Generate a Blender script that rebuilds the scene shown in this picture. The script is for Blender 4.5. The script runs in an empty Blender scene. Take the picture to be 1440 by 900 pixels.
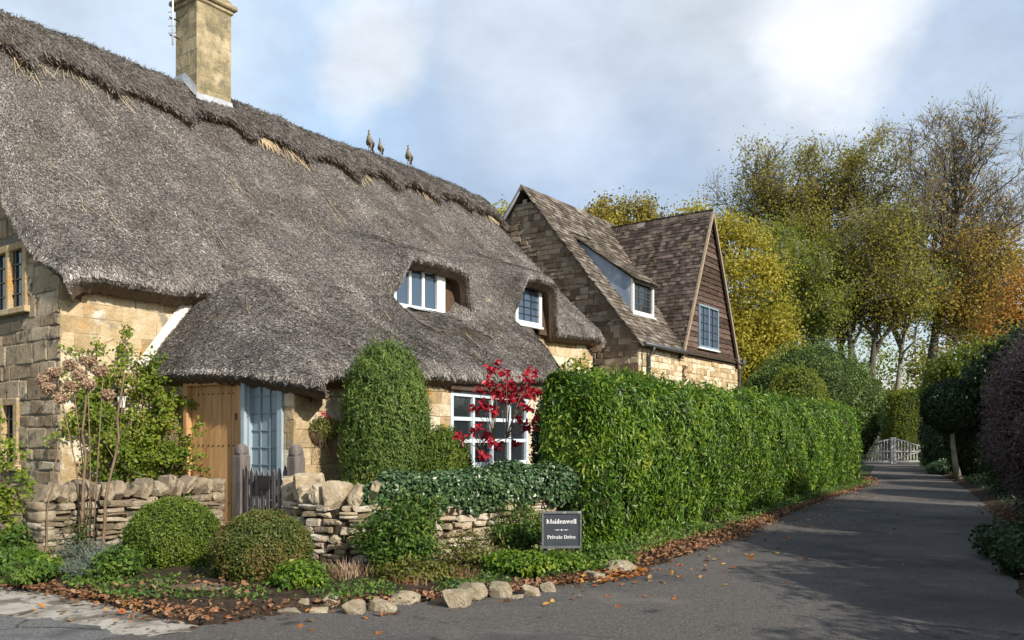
import bpy, math, random
import numpy as np
from math import sin, cos, pi, radians, sqrt

S = bpy.context.scene
COL = S.collection
# ------------------------------------------------------------------ camera
cam_d = bpy.data.cameras.new('camera'); cam = bpy.data.objects.new('camera', cam_d); COL.objects.link(cam)
cam.location = (0, 0, 1.6); cam.rotation_euler = (radians(90), 0, 0)
cam_d.sensor_width = 36; cam_d.lens = 36 * 1150 / 1440
cam_d.shift_y = (615 - 450) / 1440.0
cam_d.clip_start = 0.05; cam_d.clip_end = 3000
S.camera = cam
# ------------------------------------------------------------------ sun and sky
SUN_H = np.array([0.675, -0.738]); SUN_EL = radians(31)
sd = bpy.data.lights.new('sun', 'SUN'); sun = bpy.data.objects.new('sun', sd); COL.objects.link(sun)
sd.energy = 4.6; sd.angle = radians(0.6); sd.color = (1.0, 0.93, 0.82)
az = math.atan2(SUN_H[0], SUN_H[1])          # compass angle from +Y towards +X
sun.rotation_euler = (radians(90) - SUN_EL, 0, pi - az)
W = bpy.data.worlds.new('World'); S.world = W; W.use_nodes = True
wt = W.node_tree; wt.nodes.clear()
def wn(t, **k):
    n = wt.nodes.new(t)
    for a, b in k.items(): setattr(n, a, b)
    return n
wo = wn('ShaderNodeOutputWorld'); bg = wn('ShaderNodeBackground'); bg.inputs['Strength'].default_value = 0.095
sky = wn('ShaderNodeTexSky', sky_type='NISHITA', sun_disc=False)
sky.sun_elevation = SUN_EL; sky.sun_rotation = az; sky.air_density = 1.2; sky.dust_density = 0.8; sky.ozone_density = 1.5
tc = wn('ShaderNodeTexCoord')
def vm(op, a, b=None, v=None):
    n = wn('ShaderNodeVectorMath', operation=op); wt.links.new(a, n.inputs[0])
    if b is not None: wt.links.new(b, n.inputs[1])
    if v is not None: n.inputs[1].default_value = v
    return n
def mth(op, a, b=None, v=None):
    n = wn('ShaderNodeMath', operation=op); wt.links.new(a, n.inputs[0])
    if b is not None: wt.links.new(b, n.inputs[1])
    if v is not None: n.inputs[1].default_value = v
    return n
def wnoise(scale, detail, loc, sc=(1, 1, 1.6), rough=.55, dist=0.):
    m = wn('ShaderNodeMapping'); m.inputs['Location'].default_value = loc; m.inputs['Scale'].default_value = sc; wt.links.new(tc.outputs['Generated'], m.inputs[0])
    n = wn('ShaderNodeTexNoise'); n.inputs['Scale'].default_value = scale; n.inputs['Detail'].default_value = detail; n.inputs['Roughness'].default_value = rough; n.inputs['Distortion'].default_value = dist
    wt.links.new(m.outputs[0], n.inputs['Vector']); return n
wob = wnoise(2.6, 6, (1.3, .2, .9)); wsub = vm('SUBTRACT', wob.outputs['Color'], v=(.5, .5, .5)); wsc = vm('SCALE', wsub.outputs[0]); wsc.inputs['Scale'].default_value = .32
dirv = vm('ADD', tc.outputs['Generated'], wsc.outputs[0]); dirn = vm('NORMALIZE', dirv.outputs[0])
def skydir(px, py):
    v = np.array([(px-720)/1150., 1., (615-py)/1150.]); return tuple(v/np.linalg.norm(v))
cur = None
sg = wn('ShaderNodeMixRGB', blend_type='MULTIPLY'); sg.inputs[0].default_value = 1; sg.inputs[2].default_value = (1.5, 1.42, 1.3, 1); wt.links.new(sky.outputs[0], sg.inputs[1])
cl = wnoise(2.0, 7, (.35, 0, .42), rough=.55, dist=.2); rr0 = wn('ShaderNodeMapRange'); rr0.inputs[1].default_value = .36; rr0.inputs[2].default_value = .62; wt.links.new(cl.outputs['Fac'], rr0.inputs[0])
base = wn('ShaderNodeMixRGB'); wt.links.new(rr0.outputs[0], base.inputs[0]); wt.links.new(sg.outputs[0], base.inputs[1]); base.inputs[2].default_value = (4.9, 5.6, 6.6, 1); cur = base.outputs[0]
# (px, py, inner radius deg, outer radius deg, colour, opacity): cloud masses in their directions
for px, py, ri, ro, c, op in ((900, 170, 8, 28, (3.8, 4.7, 6.1), .95), (640, 190, 3, 15, (3.9, 5.0, 6.7), .8), (1400, 230, 4, 16, (5.0, 6.0, 7.4), .8), (360, 90, 4, 15, (4.4, 6.1, 8.3), .85), (130, 20, 2, 12, (5.8, 6.7, 7.8), .8), (500, 85, .5, 6, (7.4, 7.7, 8.1), .8), (760, 0, 2, 11, (5.8, 6.3, 7.0), .7), (1050, 30, 1, 8, (6.4, 6.8, 7.2), .6), (1190, 20, .8, 6.0, (8.0, 8.2, 8.5), .9), (1430, 330, 1, 4, (8.2, 8.4, 8.6), .7)):
    d = vm('DOT_PRODUCT', dirn.outputs[0], v=skydir(px, py)); mr = wn('ShaderNodeMapRange', interpolation_type='SMOOTHSTEP'); mr.inputs[1].default_value = cos(radians(ro)); mr.inputs[2].default_value = cos(radians(ri)); mr.inputs[4].default_value = op
    wt.links.new(d.outputs['Value'], mr.inputs[0]); m = wn('ShaderNodeMixRGB'); wt.links.new(mr.outputs[0], m.inputs[0]); wt.links.new(cur, m.inputs[1]); m.inputs[2].default_value = (*c, 1); cur = m.outputs[0]
fine = wnoise(5.0, 8, (2, 1, 3), rough=.6); fr = wn('ShaderNodeMapRange'); fr.inputs[1].default_value = .3; fr.inputs[2].default_value = .7; fr.inputs[3].default_value = .82; fr.inputs[4].default_value = 1.15; wt.links.new(fine.outputs['Fac'], fr.inputs[0])
fm = vm('SCALE', cur); wt.links.new(fr.outputs[0], fm.inputs['Scale']); wt.links.new(fm.outputs[0], bg.inputs['Color']); wt.links.new(bg.outputs[0], wo.inputs[0])
vs = S.view_settings; vs.view_transform = 'Standard'; vs.look = 'None'; vs.exposure = 0.43; vs.gamma = 1.0; vs.use_curve_mapping = False
try:
    S.cycles.max_bounces = 8; S.cycles.transparent_max_bounces = 8
except Exception: pass

# ------------------------------------------------------------------ helpers
RG = np.random.default_rng(7)
ORG = {}
def unit(a):
    a = np.asarray(a, float); return a / np.maximum(np.linalg.norm(a, axis=-1, keepdims=True), 1e-9)
def sn(x, y=0., z=0., s=1.0):
    x = np.asarray(x) * s; y = np.asarray(y) * s; z = np.asarray(z) * s
    return (np.sin(1.7*x+2.3*y+.7*z+.3) + np.sin(-2.9*x+1.3*y+2.1*z+1.9)*.8 + np.sin(4.3*x+3.1*y-3.7*z+4.1)*.5
            + np.sin(7.9*x-6.7*y+5.3*z+.8)*.3 + np.sin(-13.1*x+11.7*y+9.7*z+2.2)*.18) / 2.0
class G:
    def __init__(s): s.V = []; s.F = []; s.n = 0
    def add(s, V, F, m=0, smooth=False):
        V = np.asarray(V, float).reshape(-1, 3); F = np.asarray(F, int)
        if len(F) == 0: return s
        s.V.append(V); s.F.append((F + s.n, m, smooth)); s.n += len(V); return s
    def box(s, c, h, R=None, m=0, taper=1.0, bev=0):
        """c centre, h half sizes, R rows = local axes"""
        c = np.asarray(c, float); h = np.asarray(h, float); R = np.eye(3) if R is None else np.asarray(R, float)
        if bev <= 0:
            P = np.array([[x, y, z] for z in (-1, 1) for y in (-1, 1) for x in (-1, 1)], float)
            P[4:, :2] *= taper
            s.add((P * h) @ R + c, [[0,2,3,1],[4,5,7,6],[0,1,5,4],[2,6,7,3],[0,4,6,2],[1,3,7,5]], m)
        else:
            V = []; idx = {}
            b = bev
            for a in range(3):
                for sg_ in (-1, 1):
                    for i in (-1, 1):
                        for j in (-1, 1):
                            p = np.zeros(3); o = [k for k in range(3) if k != a]
                            p[a] = sg_ * h[a]; p[o[0]] = i * (h[o[0]] - b); p[o[1]] = j * (h[o[1]] - b)
                            idx[(a, sg_, i, j)] = len(V); V.append(p)
            def key(a, sx):   # sx full sign triple
                o = [k for k in range(3) if k != a]; return idx[(a, sx[a], sx[o[0]], sx[o[1]])]
            Fq = []; Ft = []
            for a in range(3):
                o = [k for k in range(3) if k != a]
                for sg_ in (-1, 1):
                    q = []
                    for i, j in ((-1,-1),(1,-1),(1,1),(-1,1)):
                        q.append(idx[(a, sg_, i, j)])
                    Fq.append(q)
            for a in range(3):      # edges along axis a
                o = [k for k in range(3) if k != a]
                for i in (-1, 1):
                    for j in (-1, 1):
                        q = []
                        for e_, face in ((-1, o[0]), (1, o[0]), (1, o[1]), (-1, o[1])):
                            t = [0, 0, 0]; t[a] = e_; t[o[0]] = i; t[o[1]] = j; q.append(key(face, t))
                        Fq.append(q)
            for i in (-1, 1):
                for j in (-1, 1):
                    for k in (-1, 1): Ft.append([key(a, (i, j, k)) for a in range(3)])
            Vw = np.array(V) @ R + c
            n0 = s.n; s.V.append(Vw); s.F.append((np.array(Fq) + n0, m, False)); s.F.append((np.array(Ft) + n0, m, False)); s.n += len(V)
        return s
    def tube(s, P, r, k=6, m=0, smooth=True, cap=True):
        P = np.asarray(P, float); n = len(P); r = np.broadcast_to(np.asarray(r, float), (n,))
        T = np.gradient(P, axis=0); T = unit(T)
        ref = np.array([0, 0, 1.]) if abs(T[0][2]) < .9 else np.array([1., 0, 0])
        A = unit(np.cross(T, ref)); B = np.cross(T, A)
        a = np.linspace(0, 2*pi, k, endpoint=False)
        ring = P[:, None, :] + r[:, None, None] * (np.cos(a)[None, :, None] * A[:, None, :] + np.sin(a)[None, :, None] * B[:, None, :])
        V = ring.reshape(-1, 3)
        i = np.arange(n-1)[:, None] * k; j = np.arange(k)[None, :]
        F = np.stack([i+j, i+(j+1) % k, i+k+(j+1) % k, i+k+j], -1).reshape(-1, 4)
        n0 = s.n; s.V.append(V); s.F.append((F + n0, m, smooth)); s.n += len(V)
        if cap and k > 3:
            s.F.append((np.array([list(range(k))[::-1], [(n-1)*k+q for q in range(k)]]) + n0, m, False))
        return s
    def grid(s, P, m=0, smooth=True, flip=False):
        a, b = P.shape[:2]
        i = np.arange(a-1)[:, None] * b; j = np.arange(b-1)[None, :]
        F = np.stack([i+j, i+j+1, i+b+j+1, i+b+j], -1).reshape(-1, 4)
        if flip: F = F[:, ::-1]
        return s.add(P.reshape(-1, 3), F, m, smooth)
    def poly(s, P, m=0): return s.add(P, [list(range(len(P)))], m)
    def prism(s, P, h, m=0):
        """closed polygon P extruded by vector h"""
        P = np.asarray(P, float); n = len(P); h = np.asarray(h, float)
        s.add(P, [list(range(n))[::-1]], m); s.add(P+h, [list(range(n))], m)
        s.add(np.vstack([P, P+h]), [[i, (i+1) % n, n+(i+1) % n, n+i] for i in range(n)], m); return s
    def build(s, name, mats, parent=None, loc=None):
        if not isinstance(mats, (list, tuple)): mats = [mats]
        V = np.vstack(s.V)
        if parent is not None: o0 = ORG[parent.name]
        else: o0 = np.array(loc if loc is not None else [*(V[:, :2].min(0)+V[:, :2].max(0))/2, V[:, 2].min()])
        V = V - o0
        me = bpy.data.meshes.new(name)
        me.vertices.add(len(V)); me.vertices.foreach_set('co', V.astype(np.float32).ravel())
        L = []; C = []; MI = []; SM = []
        for F, m, sm in s.F:
            L.append(F.ravel()); C.append(np.full(len(F), F.shape[1])); MI.append(np.full(len(F), m)); SM.append(np.full(len(F), sm))
        L = np.concatenate(L); C = np.concatenate(C); MI = np.concatenate(MI); SM = np.concatenate(SM)
        me.loops.add(len(L)); me.loops.foreach_set('vertex_index', L.astype(np.int32))
        me.polygons.add(len(C)); st = np.concatenate([[0], np.cumsum(C)[:-1]])
        me.polygons.foreach_set('loop_start', st.astype(np.int32))
        me.polygons.foreach_set('material_index', MI.astype(np.int32))
        me.polygons.foreach_set('use_smooth', SM.astype(bool))
        for m in mats: me.materials.append(m)
        me.update(calc_edges=True)
        o = bpy.data.objects.new(name, me); COL.objects.link(o)
        if parent is not None:
            o.parent = parent; ORG[o.name] = o0
        else:
            o.location = o0; ORG[o.name] = o0
        return o
def tag(o, label=None, cat=None, group=None, kind=None):
    if label: o['label'] = label
    if cat: o['category'] = cat
    if group: o['group'] = group
    if kind: o['kind'] = kind
    return o
def thing(name, label, cat, loc, group=None):
    o = bpy.data.objects.new(name, None); o.empty_display_size = .3; COL.objects.link(o)
    o.location = loc; ORG[o.name] = np.array(loc, float); return tag(o, label, cat, group)

# ------------------------------------------------------------------ materials
def newmat(name):
    m = bpy.data.materials.new(name); m.use_nodes = True; t = m.node_tree
    b = t.nodes['Principled BSDF']; return m, t, b
def ramp(t, cols, lo=.3, hi=.7, const=False):
    r = t.nodes.new('ShaderNodeValToRGB'); el = r.color_ramp.elements
    n = len(cols)
    for i, c in enumerate(cols):
        p = lo + (hi-lo)*i/max(1, n-1)
        if i < 2: e_ = el[i]; e_.position = p
        else: e_ = el.new(p)
        e_.color = (*c, 1)
    return r
def noise(t, vec, scale, detail=5, rough=.6, dist=0):
    n = t.nodes.new('ShaderNodeTexNoise'); n.inputs['Scale'].default_value = scale; n.inputs['Detail'].default_value = detail
    n.inputs['Roughness'].default_value = rough; n.inputs['Distortion'].default_value = dist
    t.links.new(vec, n.inputs['Vector']); return n
def mat(name, cols, scale=4, rough=.85, bump=.3, bscale=40, isl=0.0, stretch=(1,1,1), spec=.3, spots=None, bdist=.02, lo=.3, hi=.7, metal=0, streak=0):
    m, t, b = newmat(name); tcn = t.nodes.new('ShaderNodeTexCoord'); mpn = t.nodes.new('ShaderNodeMapping')
    mpn.inputs['Scale'].default_value = stretch; t.links.new(tcn.outputs['Object'], mpn.inputs[0]); v = mpn.outputs[0]
    n = noise(t, v, scale, 8, .65); fac = n.outputs['Fac']
    if isl:
        g = t.nodes.new('ShaderNodeNewGeometry'); ma = t.nodes.new('ShaderNodeMath'); ma.operation = 'MULTIPLY_ADD'
        mb = t.nodes.new('ShaderNodeMath'); mb.operation = 'SUBTRACT'; mb.inputs[1].default_value = .5
        t.links.new(g.outputs['Random Per Island'], mb.inputs[0]); t.links.new(mb.outputs[0], ma.inputs[0]); ma.inputs[1].default_value = isl
        t.links.new(fac, ma.inputs[2]); fac = ma.outputs[0]
    r = ramp(t, cols, lo, hi); t.links.new(fac, r.inputs[0]); c = r.outputs[0]
    if streak:
        ma_ = t.nodes.new('ShaderNodeMapping'); ma_.inputs['Rotation'].default_value = (0, 0, -math.atan2(.804, .595)); t.links.new(tcn.outputs['Object'], ma_.inputs[0])
        mb_ = t.nodes.new('ShaderNodeMapping'); mb_.inputs['Scale'].default_value = (2.6, .35, .35); t.links.new(ma_.outputs[0], mb_.inputs[0])
        ns = noise(t, mb_.outputs[0], 1.0, 6, .65); r_s = t.nodes.new('ShaderNodeMapRange'); r_s.inputs[1].default_value = .32; r_s.inputs[2].default_value = .68; r_s.inputs[3].default_value = 1-streak; r_s.inputs[4].default_value = 1+streak
        t.links.new(ns.outputs['Fac'], r_s.inputs[0]); vmn = t.nodes.new('ShaderNodeVectorMath'); vmn.operation = 'SCALE'; t.links.new(c, vmn.inputs[0]); t.links.new(r_s.outputs[0], vmn.inputs['Scale']); c = vmn.outputs[0]
    for sp in (spots or []):      # (colour, scale, threshold, softness)
        ns = noise(t, v, sp[1], 6, .6); rr = t.nodes.new('ShaderNodeMapRange'); rr.inputs[1].default_value = sp[2]; rr.inputs[2].default_value = sp[2]+sp[3]
        t.links.new(ns.outputs['Fac'], rr.inputs[0]); mxn = t.nodes.new('ShaderNodeMixRGB'); t.links.new(rr.outputs[0], mxn.inputs[0])
        t.links.new(c, mxn.inputs[1]); mxn.inputs[2].default_value = (*sp[0], 1); c = mxn.outputs[0]
    t.links.new(c, b.inputs['Base Color']); b.inputs['Roughness'].default_value = rough
    b.inputs['Specular IOR Level'].default_value = spec; b.inputs['Metallic'].default_value = metal
    if bump:
        nb = noise(t, v, bscale, 8, .7); bp = t.nodes.new('ShaderNodeBump'); bp.inputs['Strength'].default_value = bump; bp.inputs['Distance'].default_value = bdist
        t.links.new(nb.outputs['Fac'], bp.inputs['Height']); t.links.new(bp.outputs[0], b.inputs['Normal'])
    return m
def leafmat(name, cols, trans=.3, pscale=.8, pw=.5, rough=.45, spec=.35):
    m, t, b = newmat(name); tcn = t.nodes.new('ShaderNodeTexCoord')
    g = t.nodes.new('ShaderNodeNewGeometry'); n = noise(t, tcn.outputs['Object'], pscale, 4, .6)
    ma = t.nodes.new('ShaderNodeMath'); ma.operation = 'MULTIPLY_ADD'; ma.inputs[1].default_value = 1-pw
    mb = t.nodes.new('ShaderNodeMapRange'); mb.inputs[1].default_value = .3; mb.inputs[2].default_value = .7; mb.inputs[4].default_value = pw
    t.links.new(n.outputs['Fac'], mb.inputs[0]); t.links.new(g.outputs['Random Per Island'], ma.inputs[0]); t.links.new(mb.outputs[0], ma.inputs[2])
    r = ramp(t, cols, 0.08, .92); t.links.new(ma.outputs[0], r.inputs[0])
    t.links.new(r.outputs[0], b.inputs['Base Color']); b.inputs['Roughness'].default_value = rough; b.inputs['Specular IOR Level'].default_value = spec
    tr = t.nodes.new('ShaderNodeBsdfTranslucent'); t.links.new(r.outputs[0], tr.inputs['Color'])
    ms = t.nodes.new('ShaderNodeMixShader'); ms.inputs[0].default_value = trans
    t.links.new(b.outputs[0], ms.inputs[1]); t.links.new(tr.outputs[0], ms.inputs[2]); t.links.new(ms.outputs[0], t.nodes['Material Output'].inputs[0])
    return m
def glassmat(name, col=(.02,.025,.03), rough=.06):
    m, t, b = newmat(name); b.inputs['Base Color'].default_value = (*col, 1); b.inputs['Roughness'].default_value = rough
    b.inputs['Specular IOR Level'].default_value = .8
    tcn = t.nodes.new('ShaderNodeTexCoord'); nb = noise(t, tcn.outputs['Object'], 6, 2); bp = t.nodes.new('ShaderNodeBump'); bp.inputs['Strength'].default_value = .12; bp.inputs['Distance'].default_value = .02
    t.links.new(nb.outputs['Fac'], bp.inputs['Height']); t.links.new(bp.outputs[0], b.inputs['Normal']); return m

MT = {}
MT['thatch'] = mat('thatch', [(.025,.022,.02),(.10,.09,.083),(.20,.183,.17),(.36,.33,.30)], scale=26, bump=.9, bscale=60, bdist=.03, lo=.34, hi=.68, spots=[((.10,.085,.07),.9,.52,.16),((.34,.30,.26),1.6,.58,.14)], spec=.1)
MT['straw'] = mat('straw', [(.05,.043,.038),(.16,.142,.128),(.29,.262,.238),(.54,.50,.46)], scale=1.1, bump=0, isl=.50, spec=.15, lo=.26, hi=.74, streak=.38, spots=[((.085,.078,.068),.55,.56,.30),((.13,.125,.085),.8,.60,.15),((.10,.085,.07),3.1,.60,.12)])
MT['ridge'] = mat('ridge_thatch', [(.035,.03,.025),(.12,.105,.095),(.24,.215,.195)], scale=30, bump=1, bscale=55, bdist=.03, spots=[((.09,.07,.05),1.3,.5,.15)], spec=.1)
MT['ridge_straw'] = mat('ridge_straw', [(.045,.04,.034),(.12,.107,.096),(.27,.245,.22)], scale=2, bump=0, isl=.6, spec=.12, lo=.25, hi=.75)
MT['paleedge'] = mat('pale_straw', [(.42,.32,.19),(.62,.5,.33)], scale=9, bump=0, isl=.5, spec=.2)
MT['reedcut'] = mat('reed_cut_edge', [(.07,.05,.035),(.15,.11,.08),(.24,.18,.13)], scale=50, bump=.9, bscale=80, spec=.1)
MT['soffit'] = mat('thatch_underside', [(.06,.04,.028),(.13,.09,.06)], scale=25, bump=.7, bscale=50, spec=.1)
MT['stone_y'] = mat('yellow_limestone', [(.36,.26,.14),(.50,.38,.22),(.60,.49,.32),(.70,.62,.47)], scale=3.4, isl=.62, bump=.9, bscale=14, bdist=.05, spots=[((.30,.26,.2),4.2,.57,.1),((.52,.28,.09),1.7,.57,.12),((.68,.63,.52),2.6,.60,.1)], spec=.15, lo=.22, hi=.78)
MT['stone_shade'] = mat('shade_toned_limestone', [(.24,.175,.11),(.35,.27,.18),(.45,.36,.25),(.54,.45,.33)], scale=5, isl=.5, bump=1, bscale=14, bdist=.06, spots=[((.12,.105,.085),4,.56,.10),((.40,.34,.24),3,.60,.1)], spec=.15, lo=.22, hi=.78)  # darker limestone tone, carries the gable end's shade in its colour
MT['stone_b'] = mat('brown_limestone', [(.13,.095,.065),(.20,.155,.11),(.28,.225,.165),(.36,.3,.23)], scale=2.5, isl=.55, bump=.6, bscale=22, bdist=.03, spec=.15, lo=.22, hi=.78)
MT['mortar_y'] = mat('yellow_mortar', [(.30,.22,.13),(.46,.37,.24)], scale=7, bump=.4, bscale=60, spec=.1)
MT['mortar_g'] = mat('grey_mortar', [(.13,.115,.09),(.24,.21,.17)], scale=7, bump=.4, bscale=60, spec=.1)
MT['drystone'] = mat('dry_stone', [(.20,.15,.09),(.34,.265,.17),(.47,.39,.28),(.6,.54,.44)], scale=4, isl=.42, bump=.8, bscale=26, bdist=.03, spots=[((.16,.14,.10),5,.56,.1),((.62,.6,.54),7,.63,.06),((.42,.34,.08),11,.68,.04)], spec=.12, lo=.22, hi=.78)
MT['drydark'] = mat('dark_dry_stone', [(.15,.115,.075),(.26,.205,.14),(.38,.315,.225),(.50,.44,.34)], scale=5, isl=.4, bump=.9, bscale=26, bdist=.03, spots=[((.09,.085,.06),5,.55,.1),((.5,.48,.43),9,.64,.05)], spec=.12, lo=.22, hi=.78)  # darker version of the dry stone, for the left wall
MT['wallcore'] = mat('wall_core', [(.03,.024,.018),(.07,.055,.04)], scale=8, bump=.4, spec=.05)
MT['chim'] = mat('chimney_stone', [(.17,.145,.09),(.30,.25,.15),(.40,.33,.2),(.5,.42,.28)], scale=2.4, bump=.7, bscale=24, bdist=.03, isl=.2, spots=[((.20,.17,.115),5,.50,.16),((.48,.46,.40),14,.64,.04),((.6,.38,.05),4.5,.69,.03)], spec=.12)
MT['lead'] = mat('lead_sheet', [(.27,.29,.32),(.40,.42,.45)], scale=4, bump=.3, bscale=10, rough=.6, spots=[((.52,.54,.56),5,.5,.15)])
MT['leadb'] = mat('blue_grey_lead', [(.20,.26,.36),(.33,.40,.50)], scale=3, bump=.2, bscale=9, rough=.5, stretch=(1,1,.4), spots=[((.48,.50,.52),4,.58,.1)])
MT['wood_o'] = mat('orange_oak', [(.38,.20,.085),(.50,.285,.13),(.58,.36,.19)], scale=3, stretch=(6,6,.5), bump=.2, bscale=12, isl=.25, rough=.5, spots=[((.22,.09,.03),2.0,.66,.05)])
MT['wood_d'] = mat('dark_weathered_board', [(.045,.028,.02),(.085,.055,.042),(.14,.095,.078)], scale=3, stretch=(1,1,5), bump=.6, bscale=16, isl=.5, spots=[((.22,.18,.16),7,.6,.08)], spec=.15)
MT['wood_g'] = mat('weathered_gate_wood', [(.06,.052,.05),(.11,.095,.092),(.17,.15,.145)], scale=4, stretch=(5,5,.7), bump=.5, bscale=18, isl=.4, spec=.2)
MT['blue'] = mat('pale_blue_paint', [(.27,.34,.385),(.34,.41,.455)], scale=3, bump=.08, rough=.4)
MT['bluedk'] = mat('blue_grey_paint', [(.16,.22,.27),(.21,.28,.33)], scale=3, bump=.08, rough=.4)
MT['white'] = mat('white_paint', [(.66,.67,.66),(.78,.78,.77)], scale=5, bump=.08, rough=.45)
MT['sash'] = mat('pale_blue_white_paint', [(.52,.59,.64),(.60,.66,.70)], scale=3, bump=.08, rough=.4)
MT['cream'] = mat('cream_gate_paint', [(.34,.33,.33),(.46,.45,.45)], scale=5, bump=.1, rough=.5)
MT['glass'] = glassmat('dark_glass'); MT['glassb'] = glassmat('blue_glass', (.05,.08,.13), .08)
MT['blind'] = mat('roller_blind', [(.19,.25,.29),(.23,.29,.33)], scale=2, bump=0, rough=.3, spec=.6)
MT['black'] = mat('black_metal', [(.015,.015,.017),(.03,.03,.032)], scale=8, bump=.1, rough=.4, spec=.5)
MT['pipe'] = mat('grey_pipe', [(.05,.055,.06),(.09,.095,.1)], scale=5, bump=.1, rough=.45, spec=.5)
MT['slate'] = mat('stone_slate', [(.06,.048,.039),(.11,.09,.073),(.165,.138,.114),(.27,.235,.198)], scale=3.2, isl=.55, bump=.7, bscale=24, bdist=.03, spots=[((.09,.10,.05),2.5,.6,.08)], spec=.12, lo=.22, hi=.78)
MT['tile'] = mat('dark_clay_tile', [(.045,.034,.029),(.075,.057,.048),(.115,.086,.073),(.19,.15,.125)], scale=3.2, isl=.6, bump=.7, bscale=24, bdist=.03, spots=[((.25,.21,.18),4,.62,.08),((.12,.12,.05),1.6,.64,.06)], spec=.12, lo=.2, hi=.8)
MT['asphalt'] = mat('drive_asphalt', [(.035,.033,.032),(.105,.096,.088),(.155,.142,.13),(.32,.30,.27)], scale=50, bump=1, bscale=50, bdist=.03, lo=.28, hi=.74, rough=.9, spots=[((.07,.067,.068),.3,.50,.12),((.20,.175,.15),.7,.57,.14),((.05,.046,.043),1.9,.62,.07),((.26,.24,.21),9,.70,.05)], spec=.3)
def cracks(m, scale, cover, dark):
    """fine dark cracks in a sheet of tarmac"""
    t = m.node_tree; b = t.nodes['Principled BSDF']; src = b.inputs['Base Color'].links[0].from_socket; tcn = t.nodes.new('ShaderNodeTexCoord')
    nz = noise(t, tcn.outputs['Object'], 1.6, 5, .6); mxv = t.nodes.new('ShaderNodeMixRGB'); mxv.inputs[0].default_value = .22; t.links.new(tcn.outputs['Object'], mxv.inputs[1]); t.links.new(nz.outputs['Color'], mxv.inputs[2])
    vo = t.nodes.new('ShaderNodeTexVoronoi'); vo.feature = 'DISTANCE_TO_EDGE'; vo.inputs['Scale'].default_value = scale; t.links.new(mxv.outputs[0], vo.inputs['Vector'])
    a = t.nodes.new('ShaderNodeMapRange'); a.inputs[1].default_value = .004; a.inputs[2].default_value = .016; a.inputs[3].default_value = 1; a.inputs[4].default_value = 0; t.links.new(vo.outputs['Distance'], a.inputs[0])
    n2_ = noise(t, tcn.outputs['Object'], .45, 3, .5); c = t.nodes.new('ShaderNodeMapRange'); c.inputs[1].default_value = cover; c.inputs[2].default_value = cover+.08; t.links.new(n2_.outputs['Fac'], c.inputs[0])
    mu = t.nodes.new('ShaderNodeMath'); mu.operation = 'MULTIPLY'; t.links.new(a.outputs[0], mu.inputs[0]); t.links.new(c.outputs[0], mu.inputs[1])
    mx_ = t.nodes.new('ShaderNodeMixRGB'); t.links.new(mu.outputs[0], mx_.inputs[0]); t.links.new(src, mx_.inputs[1]); mx_.inputs[2].default_value = (*dark, 1); t.links.new(mx_.outputs[0], b.inputs['Base Color'])
cracks(MT['asphalt'], .75, .57, (.055, .05, .047))
MT['road'] = mat('road_asphalt', [(.06,.06,.06),(.14,.138,.135),(.28,.27,.26)], scale=55, bump=.9, bscale=75, bdist=.012, rough=.9, spots=[((.09,.09,.09),1.2,.56,.1)], spec=.25)
cracks(MT['road'], 1.1, .42, (.04, .035, .03))
MT['soil'] = mat('soil', [(.03,.022,.015),(.07,.05,.035),(.12,.09,.065)], scale=14, bump=1, bscale=40, bdist=.05, spec=.1)
MT['ground'] = mat('ground', [(.03,.05,.018),(.06,.08,.03),(.09,.10,.045)], scale=3, bump=.8, bscale=30, bdist=.06, spec=.1)
MT['bark'] = mat('bark', [(.05,.042,.033),(.11,.095,.075),(.18,.16,.125)], scale=5, stretch=(3,3,.6), bump=.8, bscale=12, bdist=.05, spec=.1)
MT['barkp'] = mat('pale_bark', [(.12,.11,.08),(.22,.205,.155),(.33,.31,.25)], scale=2.5, bump=.5, bscale=12, bdist=.04, spec=.1)
MT['stem'] = mat('brown_stem', [(.12,.08,.05),(.24,.17,.11)], scale=9, bump=.2, spec=.2)
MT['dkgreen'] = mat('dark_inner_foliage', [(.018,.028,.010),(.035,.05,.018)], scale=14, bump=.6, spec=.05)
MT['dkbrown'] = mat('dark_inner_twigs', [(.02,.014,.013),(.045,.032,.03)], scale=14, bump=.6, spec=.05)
# ------------------------------------------------------------------ ground, road, drive
def P2(px, py, z=0.0):
    """survey point: ground position read off the photograph's plan"""
    y = 1150*(1.6-z)/(py-615); return ((px-720)/1150*y, y)
g = G(); n = 60
xs = np.linspace(-260, 260, n); ys = np.linspace(-140, 420, n)
XX, YY = np.meshgrid(xs, ys, indexing='ij'); g.grid(np.stack([XX, YY, 0*XX-.02], -1), flip=True)
tag(g.build('ground', MT['ground'], loc=(0,0,0)), kind='structure')
def sheet(name, poly, z, m, wob=.0, dens=6):
    P = []
    n_ = len(poly)
    for i in range(n_):
        a = np.array(poly[i]); b = np.array(poly[(i+1) % n_]); L = np.linalg.norm(b-a); k = max(1, min(80, int(L*dens)))
        for j in range(k):
            p = a+(b-a)*j/k; P.append([p[0]+wob*sn(p[0], p[1], 1, 2.3), p[1]+wob*sn(p[0], p[1], 7, 2.9), z])
    gg = G(); gg.prism(np.array(P)-[0,0,.03], (0,0,.03)); o = gg.build(name, m, loc=(0,0,0)); return tag(o, kind='structure')
sheet('road', [(-60,-6),(-60,2.5),(-20,5.0),(-6.2,8.4),(-3.2,6.9),(-1.5,6.9),(3,6.0),(40,-2),(40,-14),(-60,-14)], .004, MT['road'], .05)
left = [(-3.1,6.6),(-1.9,7.45),(-.2,8.15),(1.45,9.6),(3.3,12.6),(5.9,17.3),(9.6,23.6),(13.9,32),(19.5,44),(21.3,49.7),(23,56)]
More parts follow.
